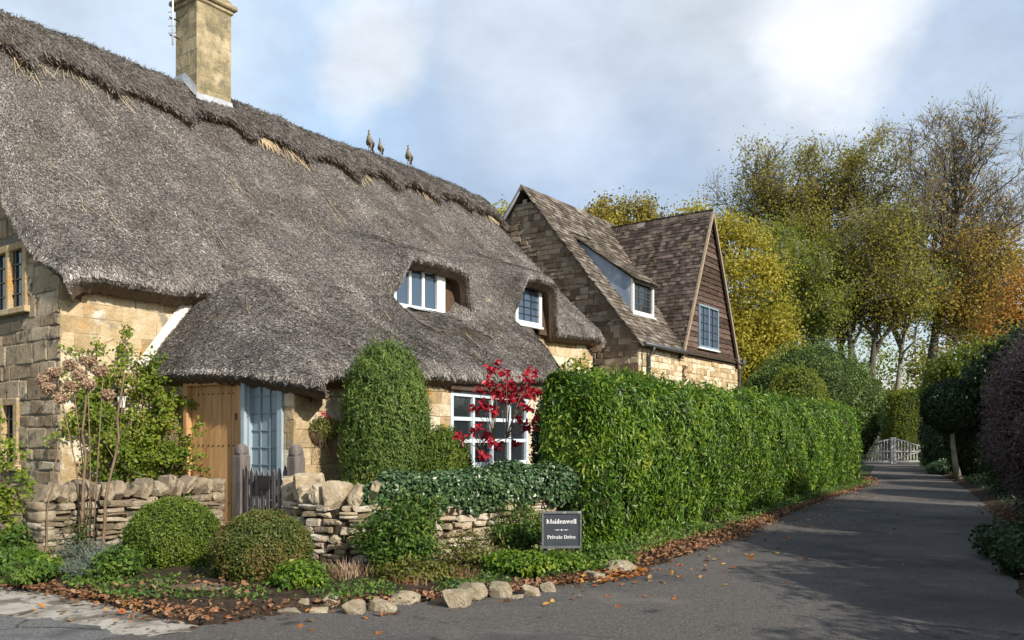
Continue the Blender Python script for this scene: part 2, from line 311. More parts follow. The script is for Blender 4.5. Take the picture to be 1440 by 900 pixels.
right = [(27,56),(24.6,49.7),(17.6,33.5),(13.9,25),(10.3,17.5),(7.3,12.2),(5.0,8),(4.2,5),(5,-3)]
sheet('driveway', left+right+[(-5,-3),(-6,3)], .010, MT['asphalt'], .05)
# pale worn kerb strip at the edge of the road
MT['kerb'] = mat('pale_kerb_stone', [(.26,.235,.20),(.38,.35,.30),(.48,.45,.39)], scale=3, bump=.6, bscale=24, spots=[((.15,.13,.105),2.0,.50,.10),((.09,.075,.055),6,.57,.05),((.07,.06,.05),11,.64,.03)], spec=.15)
gg = G(); rr = np.random.default_rng(2)
ka = np.array([(-9.5,10.7),(-6.3,9.35),(-5.0,8.55),(-4.0,7.95),(-3.1,7.3),(-2.5,6.8)]); kb = np.array([(-9.9,9.2),(-6.4,8.0),(-5.1,7.55),(-4.2,7.2),(-3.5,6.85),(-3.0,6.5)])
t_ = np.linspace(0, len(ka)-1.001, 90); KA = np.array([ka[int(t)]*(1-t%1)+ka[int(t)+1]*(t%1) for t in t_]); KB = np.array([kb[int(t)]*(1-t%1)+kb[int(t)+1]*(t%1) for t in t_])
KA[:, 1] += .05*sn(KA[:, 0], 0, 0, 3); KB[:, 1] += .07*sn(KB[:, 0], 2, 0, 3); q_ = np.linspace(0, 1, 12)[None, :, None]; K_ = KA[:, None]*(1-q_)+KB[:, None]*q_
gg.grid(np.concatenate([K_, np.broadcast_to(.002+.014*np.sin(np.linspace(0, pi, 12))[None, :, None], K_.shape[:2]+(1,))+.003*sn(K_[..., :1], K_[..., 1:], 0, 9)], -1), flip=True)
tag(gg.build('kerb_strip', MT['kerb'], loc=(0,0,0)), kind='structure')
# soil beds, gently mounded
def mound(name, poly, zc, m, res=.12, seed=0, group=None):
    poly = np.array(poly, float); c0 = poly.min(0); c1 = poly.max(0)
    nx, ny = (np.maximum(2, ((c1-c0)/res).astype(int))+1)
    X, Y = np.meshgrid(np.linspace(c0[0], c1[0], nx), np.linspace(c0[1], c1[1], ny), indexing='ij')
    dmin = np.full(X.shape, 1e9); inside = np.zeros(X.shape, bool)
    for i in range(len(poly)):
        a = poly[i]; b = poly[(i+1) % len(poly)]; ab = b-a
        t = np.clip(((X-a[0])*ab[0]+(Y-a[1])*ab[1])/(ab@ab), 0, 1)
        dmin = np.minimum(dmin, np.hypot(X-a[0]-t*ab[0], Y-a[1]-t*ab[1]))
        cr = ((a[1] > Y) != (b[1] > Y)) & (X < (b[0]-a[0])*(Y-a[1])/((b[1]-a[1])+1e-12)+a[0]); inside ^= cr
    Z = np.where(inside, zc*(1-np.exp(-dmin/.3)) + .02*sn(X, Y, seed, 6)*np.clip(dmin*4,0,1) + .012, -.06)
    gg = G(); gg.grid(np.stack([X, Y, Z], -1), flip=True); return tag(gg.build(name, m, loc=(0,0,0)), kind='structure')
bedF = [(-6.6,9.6),(-5.0,8.5),(-3.9,7.8),(-3.1,7.15),(-2.5,6.95),(-1.9,7.45),(-.2,8.2),(1.4,9.6),(1.6,10.9),(.5,11.4),(-.6,10.4),(-1.5,9.7),(-2.3,9.8),(-3.4,11.0),(-4.2,11.4),(-5.6,9.75)]
mound('front_bed_soil', bedF, .13, MT['soil'])
mound('garden_soil', [(-.6,10.4),(.7,11.6),(1.3,11.2),(2.3,12.6),(8.5,24),(3.5,22),(2.6,19.5),(-3.2,12.6),(-2.9,10.8),(-2.3,9.8),(-1.5,9.8)], .25, MT['soil'], .2)
mound('hedge_verge', [(1.2,10.2),(1.55,9.75),(3.35,12.6),(5.9,17.2),(9.6,23.5),(13.9,31.9),(12.5,31.5),(8.5,24),(2.3,12.6)], .07, MT['soil'], .16)
mound('right_verge', [(4.1,4.5),(4.95,7.8),(7.25,12.1),(10.2,17.4),(13.85,24.9),(17.6,33.3),(24.6,49.5),(30,48),(24,33),(17,22),(13,10),(9,4),(6,3)], .10, MT['soil'], .3)

# ------------------------------------------------------------------ thatched cottage frame of reference
HC = np.array([-6.96, 12.6]); HD = np.array([.595, .804]); HN = np.array([.804, -.595])
def H(u, v, z):
    u = np.asarray(u, float); v = np.asarray(v, float); z = np.asarray(z, float)
    u, v, z = np.broadcast_arrays(u, v, z)
    return np.stack([HC[0]+HD[0]*u+HN[0]*v, HC[1]+HD[1]*u+HN[1]*v, z], -1)
UAX = np.array([*HD, 0]); VAX = np.array([*HN, 0]); ZAX = np.array([0, 0, 1.])
RH = np.array([UAX, VAX, ZAX])       # local axes: x along the facade, y outwards, z up
cott = thing('thatched_cottage', 'long stone cottage under one sweeping grey thatched roof', 'cottage', tuple(H(6, 0, 0)))
UR0, UE, VR, VE = -.10, 15.95, -3.96, .42
def smax(a, b, k): return .5*(a+b+np.sqrt((a-b)**2+k*k))
def smin(a, b, k): return .5*(a+b-np.sqrt((a-b)**2+k*k))
def sstep(x): x = np.clip(x, 0, 1); return x*x*(3-2*x)
def ZR(u): return 9.5 + .05*sn(u, 0, 0, .35) - .10*sstep((u-12)/4) - .35*sstep((u-15.2)/.8)
def ZE(u): return 4.20 + .62*np.clip(u/16, 0, 1)
def vl(u): return 3.2 - .14*(u-1.9) + .36
def zl(u): return 2.72 + .012*u
def ul(v): return 1.6 + .094*v - .28
def ur(v): return 10.62 + (2.64-v)*.70
def M(u, v):
    t = (v-VR)/(VE-VR); z = ZR(u) + (ZE(u)-ZR(u))*t - (.30*(1-.7*sstep((u-9)/5)))*np.sin(pi*np.clip(t, 0, 1))
    z = z - .80*np.clip((1.5-(u-UR0))/1.5, 0, 1)**2.2*np.sin(pi*np.clip((t-.12)/.86, 0, 1))
    return z + .035*sn(u, v, 0, .9)
def L2(u, v):
    line = zl(u) - .03 + (vl(u)-v)*.45
    mm = M(u, v) + 0*u
    z = smax(mm, line, .85)
    for d in DORM: z = z - .36*sstep((1.5-v)/1.2)*(1-sstep((np.abs(u-d['uc'])-d['hw']*.9)/.5))
    hip = 2.74 + (u-ul(v))*1.36
    z = smin(z, hip+.14, .60)
    return z + .03*sn(u, v, 3, 1.1)*np.clip((u-2)/2, 0, 1)
DORM = [dict(uc=8.02, hw=.88, fall=.6, z=5.74, w=(6.97, 8.42), zb=4.50, zt=5.46, v=.26), dict(uc=12.12, hw=.62, fall=.55, z=6.02, w=(11.5, 12.75), zb=4.62, zt=5.82, v=.26)]
def bell(u, d, v=VE): return 1-sstep((np.abs(u-d['uc'])-d['hw'])/(d['fall']+.75*np.clip(VE-v, 0, 2)))
def L1(u, v):
    m = M(u, v); l2 = L2(u, np.maximum(v, -1.5)); z = m + np.maximum(0, l2-m)*sstep((u-2.3)/.8)*(1-sstep((u-(ur(v)-.5))/.6))
    for d in DORM:
        b = bell(u, d, v); zh = d['z'] + .36*(VE+.2-v) - .12*((u-d['uc'])/d['hw'])**2*.5
        z = z + b*.5*((zh-z)+np.sqrt((zh-z)**2+.02))*1.0 - b*.0
    return z
def vend(u): return VE + sum(.26*bell(u, d) for d in DORM)
def roundedge(z, dist, r=.16, amt=.11): return z - amt*np.clip(1-dist/r, 0, 1)**2
thG = G(); sur = []
nu = 330
us = np.linspace(0, 1, nu); U1 = UR0 + us*(UE-UR0)
ts = 1-(1-np.linspace(0, 1, 74))**1.0
U, T = np.meshgrid(U1, ts, indexing='ij'); V = VR + T*(vend(U)-VR)
Z = roundedge(L1(U, V), (vend(U)-V)); Z = roundedge(Z, U-UR0, .2, .14); Z = roundedge(Z, UE-U, .2, .14)
Z += RG.normal(0, .008, Z.shape)
A = H(U, V, Z); thG.grid(A, flip=False); sur.append(A)
# lean-to sweep
S0, A0 = np.meshgrid(np.linspace(0, 1, 230), np.linspace(0, 1, 56), indexing='ij')
u0 = 1.38 + S0*(12.0-1.38)
v0 = VE - (VE-.0)*(1-sstep((u0-2.7)/.25)) - (VE)*sstep((u0-11.2)/.3)
for d in DORM: v0 = v0 - (v0-.1)*bell(u0, dict(d, fall=.9))
V2 = v0 + A0*(vl(u0)-v0); U2 = ul(V2) + S0*(ur(V2)-ul(V2))
du = U2-ul(V2); dv = vl(U2)-V2; r_ = .75
m_ = (du < r_) & (dv < r_); x_ = (r_-du)/r_; y_ = (r_-dv)/r_
nx_ = x_*np.sqrt(np.clip(1-y_**2/2, 0, 1)); ny_ = y_*np.sqrt(np.clip(1-x_**2/2, 0, 1))
U2 = np.where(m_, U2+(x_-nx_)*r_, U2); V2 = np.where(m_, V2+(y_-ny_)*r_, V2)
Z2 = L2(U2, V2); Z2 = np.where(V2 < VE, np.minimum(Z2, L1(U2, V2)-.04), Z2)
dd = np.minimum(np.minimum((1-A0)*3, S0*9), (1-S0)*9)
Z2 = roundedge(Z2, dd, .2, .13) + RG.normal(0, .008, Z2.shape)
B = H(U2, V2, Z2); thG.grid(B); sur.append(B)
SK = []
def skirt(P, inward, th, depth=.5, drop=None, rise=.05, m=1):
    """cut edge of the thatch and its underside along polyline P"""
    P = np.asarray(P); inward = np.asarray(inward, float); n_ = len(P); th = np.broadcast_to(th, (n_,))[:, None]
    j = RG.normal(0, .012, (n_, 1))
    SK.append(None)
    rows = [P, P-th*.22*ZAX-inward*(.015+j), P-th*.40*ZAX+inward*(.03+j), P-th*.75*ZAX+inward*.24+j*ZAX]
    sk = np.stack(rows[:3], 1); thG.grid(sk, m=0, flip=False); SK[-1] = np.stack([rows[0], rows[1], rows[2], rows[2]*.6+rows[3]*.4], 1); thG.grid(np.stack(rows[2:], 1), m=m, flip=False)
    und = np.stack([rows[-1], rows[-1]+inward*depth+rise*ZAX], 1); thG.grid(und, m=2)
    return rows
l2e = L2(U1, np.full_like(U1, VE))
jump = np.clip(L1(U1, np.full_like(U1, VE)) - l2e - .0, 0, 1)
front_u = U1; thk = np.where((U1 > 2.9) & (U1 < 11.2), .06, .36)
for d in DORM: thk = np.maximum(thk, .06 + .24*sstep(bell(U1, d)*1.6))
def blend(n, a, b, k0, k1):
    """edge directions: a along the edge, turning to the corner direction over k0 / k1 points at the ends"""
    i = np.arange(n)[:, None]; w0 = np.clip(1-i/max(k0, 1), 0, 1) if k0 else 0*i; w1 = np.clip(1-(n-1-i)/max(k1, 1), 0, 1) if k1 else 0*i
    return unit(a + b[0]*w0 + b[1]*w1)
skirt(A[:, -1], blend(nu, -VAX, (UAX, -UAX), 14, 14), thk, depth=.34)
skirt(A[0, ::-1], blend(74, UAX, (-VAX, -VAX*0), 14, 0), .36, depth=.35)
skirt(A[-1], blend(74, -UAX, (-VAX*0, -VAX), 0, 14), .36, depth=.35)
nb = B.shape[0]
skirt(B[:, -1], blend(nb, -VAX, (UAX, -UAX), 20, 8), .30, depth=.55)
skirt(B[0, ::-1], blend(56, UAX, (-VAX, -VAX*0), 16, 0), .30, depth=.5)
skirt(B[-1], blend(56, -UAX, (-VAX*0, -VAX), 0, 8), .30, depth=.5)
# back slope
Ub, Tb = np.meshgrid(np.linspace(UR0, UE, 40), np.linspace(0, 1, 8), indexing='ij')
thG.grid(H(Ub, VR-Tb*4.6, ZR(Ub)-.02-Tb*5.0), flip=True)
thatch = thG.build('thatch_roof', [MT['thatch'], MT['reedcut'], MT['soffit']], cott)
# straw ends lying down the slope
def straws(surf, n, L, w, lift, seed, flipdir=False, spread=.35, wmin=None):
    rg = np.random.default_rng(seed); a, b = surf.shape[:2]
    P00 = surf[:-1, :-1]; P10 = surf[1:, :-1]; P01 = surf[:-1, 1:]
    ar = np.linalg.norm(np.cross(P10-P00, P01-P00), axis=-1).ravel(); pr = ar/ar.sum()
    c = rg.choice(len(pr), n, p=pr); i, j = np.unravel_index(c, (a-1, b-1)); s = rg.random((n, 1)); t = rg.random((n, 1))
    p = P00[i, j]+(P10[i, j]-P00[i, j])*s+(P01[i, j]-P00[i, j])*t
    du_ = unit(P10[i, j]-P00[i, j]); dn = unit(P01[i, j]-P00[i, j]); N = unit(np.cross(du_, dn)); N *= np.where(N[:, 2:] < 0, -1, 1)
    d = unit(dn + du_*rg.normal(0, spread, (n, 1)) + N*rg.uniform(lift[0], lift[1], (n, 1)))
    side = unit(np.cross(d, N)+N*rg.normal(0, .35, (n, 1)))
    l = rg.uniform(L[0], L[1], (n, 1)); ww = rg.uniform(w[0], w[1], (n, 1))
    p = p - d*l*.5 + N*rg.uniform(.0, .02, (n, 1))
    V = np.stack([p-side*ww, p+side*ww, p+d*l+side*ww*.7, p+d*l-side*ww*.7], 1)
    return V.reshape(-1, 3), np.arange(4*n).reshape(-1, 4)
sg_ = G(); sg_.add(*straws(A, 230000, (.022, .065), (.0032, .0062), (.08, .55), 1, spread=.28)); sg_.add(*straws(B, 150000, (.020, .06), (.003, .0058), (.08, .55), 2, spread=.28))
for i_, sk_ in enumerate(SK):
    L_ = np.linalg.norm(np.diff(sk_[:, 0], axis=0), axis=1).sum(); sg_.add(*straws(sk_, int(L_*1400), (.03, .09), (.003, .006), (.1, .7), 60+i_, spread=.5))
sg_.build('straw_surface', MT['straw'], thatch)['kind'] = 'stuff'
lg = G(); rg = np.random.default_rng(5)     # loose pale straws on the slope
for surf, cnt in ((A, 34), (B, 22)):
    a, b = surf.shape[:2]
    for _ in range(cnt):
        i = int(rg.integers(8, a-9)); j0 = int(rg.integers(8, b-16)); k = int(rg.integers(5, 14)); di = rg.normal(.15, .6)
        pts = [surf[int(np.clip(i+di*q+rg.normal(0, .3), 0, a-1)), j0+q]+[0, 0, .035] for q in range(0, k, 2)]
        if len(pts) > 2: lg.tube(pts, .0045, 3, cap=False)
for d in DORM:
    pass
lg.build('loose_straw', MT['paleedge'], thatch)['kind'] = 'stuff'
# ridge block with its cut, uneven lower edge
def wr(u): 
    s_ = (u*.62) % 1.0
    return .66 + .06*sn(u, 0, 5, .8) + .24*np.clip(1-np.abs(s_-.55)*4.5, 0, 1)**1.2
Ur, Tr = np.meshgrid(np.linspace(UR0-.05, UE+.02, 330), np.linspace(0, 1, 16), indexing='ij')
VV = VR - .35 + Tr*(wr(Ur)+.35)
zb = np.where(VV < VR, ZR(Ur)-(VR-VV)*1.1, L1(Ur, np.maximum(VV, VR)))
pk = .5*(zb + ZR(Ur)-.03) - .5*np.sqrt((zb-ZR(Ur)+.03)**2+.03)
ZC = pk + .22 + .16*np.clip(Tr*1.4-.1, 0, 1) + .010*RG.normal(0, 1, VV.shape)+.025*sn(Ur, VV, 0, 2.2)
R_ = H(Ur, VV, ZC); rgG = G(); rgG.grid(R_)
ed = R_[:, -1]; rgG.grid(np.stack([ed, ed-[0,0,.05]+VAX*.03, ed-[0,0,.12]+VAX*.03], 1), m=0); rgG.grid(np.stack([ed-[0,0,.12]+VAX*.03, ed-[0,0,.42]-VAX*.22], 1), m=1)
ee = R_[0, ::-1]; rgG.grid(np.stack([ee, ee-[0, 0, .3]+UAX*.05], 1), m=0); ee = R_[-1]; rgG.grid(np.stack([ee, ee-[0, 0, .3]-UAX*.05], 1), m=0)
ridge = rgG.build('thatch_ridge', [MT['ridge'], MT['soffit']], cott)
sg_ = G(); sg_.add(*straws(R_, 46000, (.06, .22), (.003, .006), (.02, .20), 3, spread=.7))
# frayed straw sticking out under the ridge block
rg = np.random.default_rng(8); n_ = 5000; k = rg.integers(2, 327, n_); p = ed[k] + rg.normal(0, .03, (n_, 3)) - [0, 0, .10]
d = unit(np.tile(VAX, (n_, 1))*.8 + np.array([0, 0, -1.])*rg.uniform(.5, 1.3, (n_, 1)) + UAX*rg.normal(0, .5, (n_, 1))); l = rg.uniform(.06, .22, (n_, 1)); sd_ = unit(np.cross(d, rg.normal(0, 1, (n_, 3))))*.006
sg_.add(np.stack([p-sd_, p+sd_, p+d*l+sd_, p+d*l-sd_], 1).reshape(-1, 3), np.arange(4*n_).reshape(-1, 4))
sg_.build('ridge_straw', MT['ridge_straw'], ridge)['kind'] = 'stuff'
lg = G(); rg = np.random.default_rng(15)     # bundles of bright fresh straw below the ridge
for uu, cnt in ((.9, 10), (1.6, 7), (2.6,5), (6.2, 46), (7.0, 22), (9.4, 18), (11.8, 10), (15.0, 20)):
    for _ in range(cnt):
        u_ = uu+rg.normal(0, .16); v_ = VR+wr(u_)-.02; l = rg.uniform(.15, .42); k = rg.normal(0, .5)
        vv = np.array([v_, v_+l*.4, v_+l*.75]); q = H(u_+k*(vv-v_), vv, L1(np.full(3, u_), vv)+.10); lg.tube(q, .006, 3, cap=False)
lg.build('fresh_straw', MT['paleedge'], ridge)['kind'] = 'stuff'

# ------------------------------------------------------------------ stone wall builder
def rubble(gg, org, ux, uy, W_, top, holes=(), ch=(.13, .24), ln=(.2, .5), gap=.012, prot=.02, seed=0, z0=0., ms=0, mm=1, backing=True, wl=lambda z: (0, 1e9), jit=.008, bev=.02):
    """stones laid in courses: org lower-left corner, ux along, uy outwards; top(s) height profile; holes (s0,s1,z0,z1)"""
    rg = np.random.default_rng(seed); org = np.asarray(org, float); ux = np.asarray(ux, float); uy = np.asarray(uy, float)
    ss = np.linspace(0, W_, 60); tmax = max(float(np.max(top(ss))), .1); z = z0
    Vs = []; 
    while z < tmax:
        h = rg.uniform(*ch); s = -rg.uniform(0, ln[0])
        while s < W_:
            l = rg.uniform(*ln)*(1.3 if rg.random() < .15 else 1); a, b = max(0, s), min(W_, s+l); s += l
            lo, hi = wl(z+h/2); a = max(a, lo); b = min(b, hi)
            if b-a < .03: continue
            parts = [(a, b)]
            for hs0, hs1, hz0, hz1 in holes:
                if z+h*.5 > hz0 and z+h*.5 < hz1:
                    nparts = []
                    for (p, q) in parts:
                        if q <= hs0 or p >= hs1: nparts.append((p, q)); continue
                        if p < hs0: nparts.append((p, hs0))
                        if q > hs1: nparts.append((hs1, q))
                    parts = nparts
            for p, q in parts:
                if q-p < .03: continue
                t_ = min(float(top(np.array([p+.02]))[0]), float(top(np.array([q-.02]))[0]))
                zz1 = min(z+h, max(t_, z))
                if zz1-z < .04: continue
                gp = gap*rg.uniform(.5, 1.6); pr_ = prot*rg.uniform(.35, 1.5); bv = min(bev, (q-p)*.2, (zz1-z)*.25)
                x0, x1, y0_, y1_ = p+gp/2, q-gp/2, z+gp/2, zz1-gp/2
                j = lambda: rg.normal(0, jit)
                outer = [(x0+j(), y0_+j()), (x1+j(), y0_+j()), (x1+j(), y1_+j()), (x0+j(), y1_+j())]
                cxm = (x0+x1)/2; cym = (y0_+y1_)/2
                inner = [(xx+np.sign(cxm-xx)*bv*rg.uniform(.5, 1.5), yy+np.sign(cym-yy)*bv*rg.uniform(.5, 1.5)) for xx, yy in outer]
                V8 = [[xx, -.02, yy] for xx, yy in outer]+[[xx, pr_*.55, yy] for xx, yy in outer]+[[xx, pr_+rg.normal(0, prot*.18), yy] for xx, yy in inner]
                Vs.append(V8)
        z += h
    if Vs:
        Vs = np.array(Vs); nS = len(Vs)
        Wd = org + Vs[..., 0:1]*ux + Vs[..., 1:2]*uy + Vs[..., 2:3]*ZAX
        base = (np.arange(nS)*12)[:, None, None]
        F = np.array([[0,1,5,4],[1,2,6,5],[2,3,7,6],[3,0,4,7],[4,5,9,8],[5,6,10,9],[6,7,11,10],[7,4,8,11],[8,9,10,11]])[None]+base
        gg.add(Wd.reshape(-1, 3), F.reshape(-1, 4), ms)
    if backing:
        # mortar bed behind the stones, cut round the holes
        cuts = sorted(set([0, W_]+[c for h_ in holes for c in h_[:2] if 0 < c < W_]+list(np.linspace(0, W_, 14))))
        for a, b in zip(cuts[:-1], cuts[1:]):
            mid = (a+b)/2; iv = [(z0-.3, None)]
            hs = sorted([(h_[2], h_[3]) for h_ in holes if h_[0] <= mid <= h_[1]])
            zz = z0-.0; ta = float(top(np.array([a+1e-4]))[0]); tb = float(top(np.array([b-1e-4]))[0])
            for hz0, hz1 in hs:
                if hz0 > zz: gg.add([org+ux*a+ZAX*zz, org+ux*b+ZAX*zz, org+ux*b+ZAX*hz0, org+ux*a+ZAX*hz0], [[0,1,2,3]], mm)
                zz = hz1
            if max(ta, tb) > zz: gg.add([org+ux*a+ZAX*zz, org+ux*b+ZAX*zz, org+ux*b+ZAX*max(tb, zz), org+ux*a+ZAX*max(ta, zz)], [[0,1,2,3]], mm)
def roofz(u, v): return L1(np.asarray(u, float), np.asarray(v, float))
# main front wall (v = 0)
wg = G()
rubble(wg, H(0,0,0), UAX, VAX, 15.9, lambda s: roofz(s, 0*s+.0)-.22, holes=[(1.6, 11.0, 0, 3.2), (6.7, 9.3, 4.4, 6.5), (11.3, 13.0, 4.5, 6.5)], ch=(.16, .30), ln=(.3, .8), gap=.006, prot=.008, seed=4, jit=.005, bev=.006)
wg.build('front_wall', [MT['stone_y'], MT['mortar_y']], cott)
# gable end wall (u = 0), its shade put into a darker stone tone; s runs from v=-8 to v=0
wg = G()
def gtop(s):
    v = s-8.0; return np.where(v > VR, roofz(0*v+.0, v)-.2, 9.2-(VR-v)*1.15)
# window positions on the gable wall: v of x=-2..25 px
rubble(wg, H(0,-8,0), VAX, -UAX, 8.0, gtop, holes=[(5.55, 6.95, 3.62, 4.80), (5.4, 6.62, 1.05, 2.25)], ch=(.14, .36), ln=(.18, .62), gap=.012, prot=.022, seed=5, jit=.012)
wg.build('gable_wall', [MT['stone_shade'], MT['mortar_g']], cott)
# lean-to walls
e0 = H(1.6, 0, 0); e1 = H(1.9, 3.2, 0); f1 = H(10.35, 3.2-.14*8.45, 0)
EX = unit(e1-e0); EY = np.cross(EX, ZAX)*1.0; EY = np.array([-EX[1], EX[0], 0]); 
if EY@UAX > 0: EY = -EY
FX = unit(f1-e1); FY = np.array([FX[1], -FX[0], 0.])
if FY@VAX < 0: FY = -FY
LE = np.linalg.norm(e1-e0); LF = np.linalg.norm(f1-e1)
DOOR = (.74, 2.14); SW = (2.19, 3.0)
wg = G(); rubble(wg, e0, EX, EY, LE, lambda s: np.minimum(2.74, L2(1.6+.094*s+.1, 0*s+s)-.30), holes=[(DOOR[0], SW[0], 0, 2.6), (SW[0], SW[1], .55, 2.6)], ch=(.15, .3), ln=(.22, .5), gap=.008, prot=.012, seed=6, jit=.006, bev=.01)
wg.build('porch_end_wall', [MT['stone_y'], MT['mortar_y']], cott)
def ft(px):      # distance along the front wall of a plan point
    k = (px-720)/1150.; return (k*e1[1]-e1[0])/(FX[0]-k*FX[1])
KW = (ft(633), ft(742))
wg = G(); rubble(wg, e1, FX, FY, LF, lambda s: np.minimum(2.86, L2(1.9+s*.990, 3.2-.14*s*.990-.05)-.28), holes=[(KW[0], KW[1], .98, 2.52)], ch=(.15, .3), ln=(.25, .6), gap=.008, prot=.014, seed=7, jit=.006, bev=.01)
wg.build('porch_front_wall', [MT['stone_y'], MT['mortar_y']], cott)
wg = G(); wg.grid(np.array([[f1, f1+ZAX*2.9], [H(11.5,0,0), H(11.5,0,0)+ZAX*3.8]]), flip=True); wg.grid(np.array([[H(15.9,0,0),H(15.9,0,4.6)],[H(15.9,-8,0),H(15.9,-8,4.6)]])); wg.grid(np.array([[H(0,-8,0),H(0,-8,4.6)],[H(15.9,-8,0),H(15.9,-8,4.6)]])); wg.build('rear_wall', MT['stone_shade'], cott)
# timber wall plate under the lean-to eave
gg = G(); gg.box(e1+FX*LF/2+ZAX*2.70+FY*.035, (LF/2, .05, .06), [FX, FY, ZAX]); gg.build('wall_plate', MT['wood_d'], cott)
# white mortar fillet where the hip meets the wall
pts = []
for t in np.linspace(0, 1, 8):
    u_ = 1.26+t*1.15; pts.append(H(u_, .05, 2.72+1.36*(u_-1.32)+.10+.0*t))
MT['fillet'] = mat('lime_fillet', [(.60,.55,.46),(.74,.70,.62)], scale=6, bump=.5, bscale=25)
gg = G(); pts = np.array(pts)
gg.grid(np.stack([pts+ZAX*.12-UAX*.05, pts+VAX*.05+ZAX*.06-UAX*.03, pts+VAX*.10-ZAX*.05], 1)); gg.build('lime_fillet', MT['fillet'], cott)

# ------------------------------------------------------------------ windows
def window(parent, org, ux, uy, w, h, cols, rows, frame, glass, fw=.06, bw=.028, inset=.04, open_=False, mull=None, name='window', sill=None, leadm=None, dep=.05):
    """org lower-left corner in wall plane. frame + panes (sub-part) + sill (sub-part)"""
    R = [ux, uy, ZAX]; g_ = G(); c = org-uy*inset
    g_.box(c+ux*fw/2+ZAX*h/2, (fw/2, dep, h/2), R); g_.box(c+ux*(w-fw/2)+ZAX*h/2, (fw/2, dep, h/2), R)
    g_.box(c+ux*w/2+ZAX*(h-fw/2), (w/2-fw, dep-.002, fw/2), R); g_.box(c+ux*w/2+ZAX*fw/2, (w/2-fw, dep-.002, fw/2), R)
    cw = (w-2*fw)/cols; rh = (h-2*fw)/rows
    for i in range(1, cols):
        mb = bw if (mull is None or i not in mull) else fw*.8
        g_.box(c+ux*(fw+cw*i)+ZAX*h/2, (mb/2, (dep*.6 if leadm is None else .010) if mb == bw else dep*.9, h/2-fw), R, m=0 if (leadm is None or mb != bw) else 1)
    for j in range(1, rows):
        g_.box(c+ux*w/2+ZAX*(fw+rh*j), (w/2-fw, dep*.5 if leadm is None else .009, bw/2), R, m=0 if leadm is None else 1)
    f = g_.build(name, [frame] if leadm is None else [frame, leadm], parent)
    g_ = G(); rgp = np.random.default_rng(int(abs(org[0])*100))
    ww = 8
    g_.box(c-uy*.015+ux*w/2+ZAX*h/2, (w/2-fw*.6, .004, h/2-fw*.6), R); p = g_.build('pane', glass, f)
    if sill is not None:
        g_ = G(); g_.box(org+ux*w/2-ZAX*.03+uy*.03, (w/2+.06, .10, .03), R, bev=.008); g_.build('sill', sill, f)
    return f
# dormer windows in the thatch
for d in DORM:
    w0, w1 = d['w']; w_ = w1-w0; o_ = H(w0, d['v'], d['zb'])
    if d is DORM[0]:
        f = window(cott, o_-UAX*.05+VAX*.04, UAX, VAX, w_+.05, d['zt']-d['zb']+.02, 3, 1, MT['white'], MT['glassb'], fw=.08, bw=.08, mull=(1,))
        g_ = G(); g_.box(H(w1+.09, d['v']+.03, (d['zb']+d['zt'])/2), (.09, .05, (d['zt']-d['zb'])/2), RH, bev=.01); g_.build('side_jamb', MT['white'], f)
    else:
        window(cott, o_, UAX, VAX, w_-.02, d['zt']-d['zb'], 3, 5, MT['white'], MT['glassb'], fw=.12, bw=.02, leadm=MT['black'])
    g_ = G(); g_.box(H((w0+w1)/2, d['v']+.02, d['zb']-.01), (w_/2-.02, .05, .03), RH, bev=.008); g_.build('dormer_sill', MT['white'], cott)
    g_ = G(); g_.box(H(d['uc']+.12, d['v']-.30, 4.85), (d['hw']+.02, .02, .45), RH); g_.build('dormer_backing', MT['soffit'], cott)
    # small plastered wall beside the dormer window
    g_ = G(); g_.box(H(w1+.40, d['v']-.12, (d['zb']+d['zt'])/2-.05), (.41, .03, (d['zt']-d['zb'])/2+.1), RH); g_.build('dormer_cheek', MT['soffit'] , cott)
# thatch apron under the first dormer window
Ua, Ta = np.meshgrid(np.linspace(7.05, 8.95, 40), np.linspace(0, 1, 16), indexing='ij')
vf = .32 + Ta*(.95+.25*np.sin((Ua-7.05)*5)*.2)
za = L2(Ua, vf) + .15*np.sin(pi*np.clip((Ua-7.05)/1.9, 0, 1))**.5*np.clip(1.25-Ta*.25, 0, 1)+.0
za = np.minimum(za, 4.50+.02-(vf-.32)*.3)
AP = H(Ua+.28*Ta, vf, za); gg = G(); gg.grid(AP); e_ = AP[:, -1]; gg.grid(np.stack([e_, e_-ZAX*.06, e_-ZAX*.20-VAX*.1], 1), m=0)
for e_ in (AP[0, ::-1], AP[-1]): gg.grid(np.stack([e_, e_-ZAX*.25], 1))
ap = gg.build('thatch_apron', [MT['ridge'], MT['soffit']], cott)
gg = G(); gg.add(*straws(AP, 3500, (.06, .2), (.004, .008), (.02, .2), 31)); gg.build('apron_straw', MT['ridge_straw'], ap)['kind'] = 'stuff'
gg = G(); Ul, Tl = np.meshgrid(np.linspace(7.3, 8.75, 12), np.linspace(0, 1, 4), indexing='ij'); gg.grid(H(Ul+.05*Tl, .33+Tl*.2, 4.54-.08*Tl)); gg.build('lead_apron', MT['lead'], cott)
# kitchen window
wk = KW[1]-KW[0]
kit = window(cott, e1+FX*KW[0]+ZAX*.98, FX, FY, wk, 1.54, 4, 3, MT['sash'], MT['glass'], fw=.10, bw=.075, inset=.03, mull=(1,2,3), sill=MT['stone_y'])
gg = G(); gg.box(e1+FX*(KW[0]+KW[1])/2+ZAX*2.60+FY*.03, (wk/2+.12, .09, .07), [FX, FY, ZAX], bev=.01); gg.build('lintel', MT['wood_d'], cott)
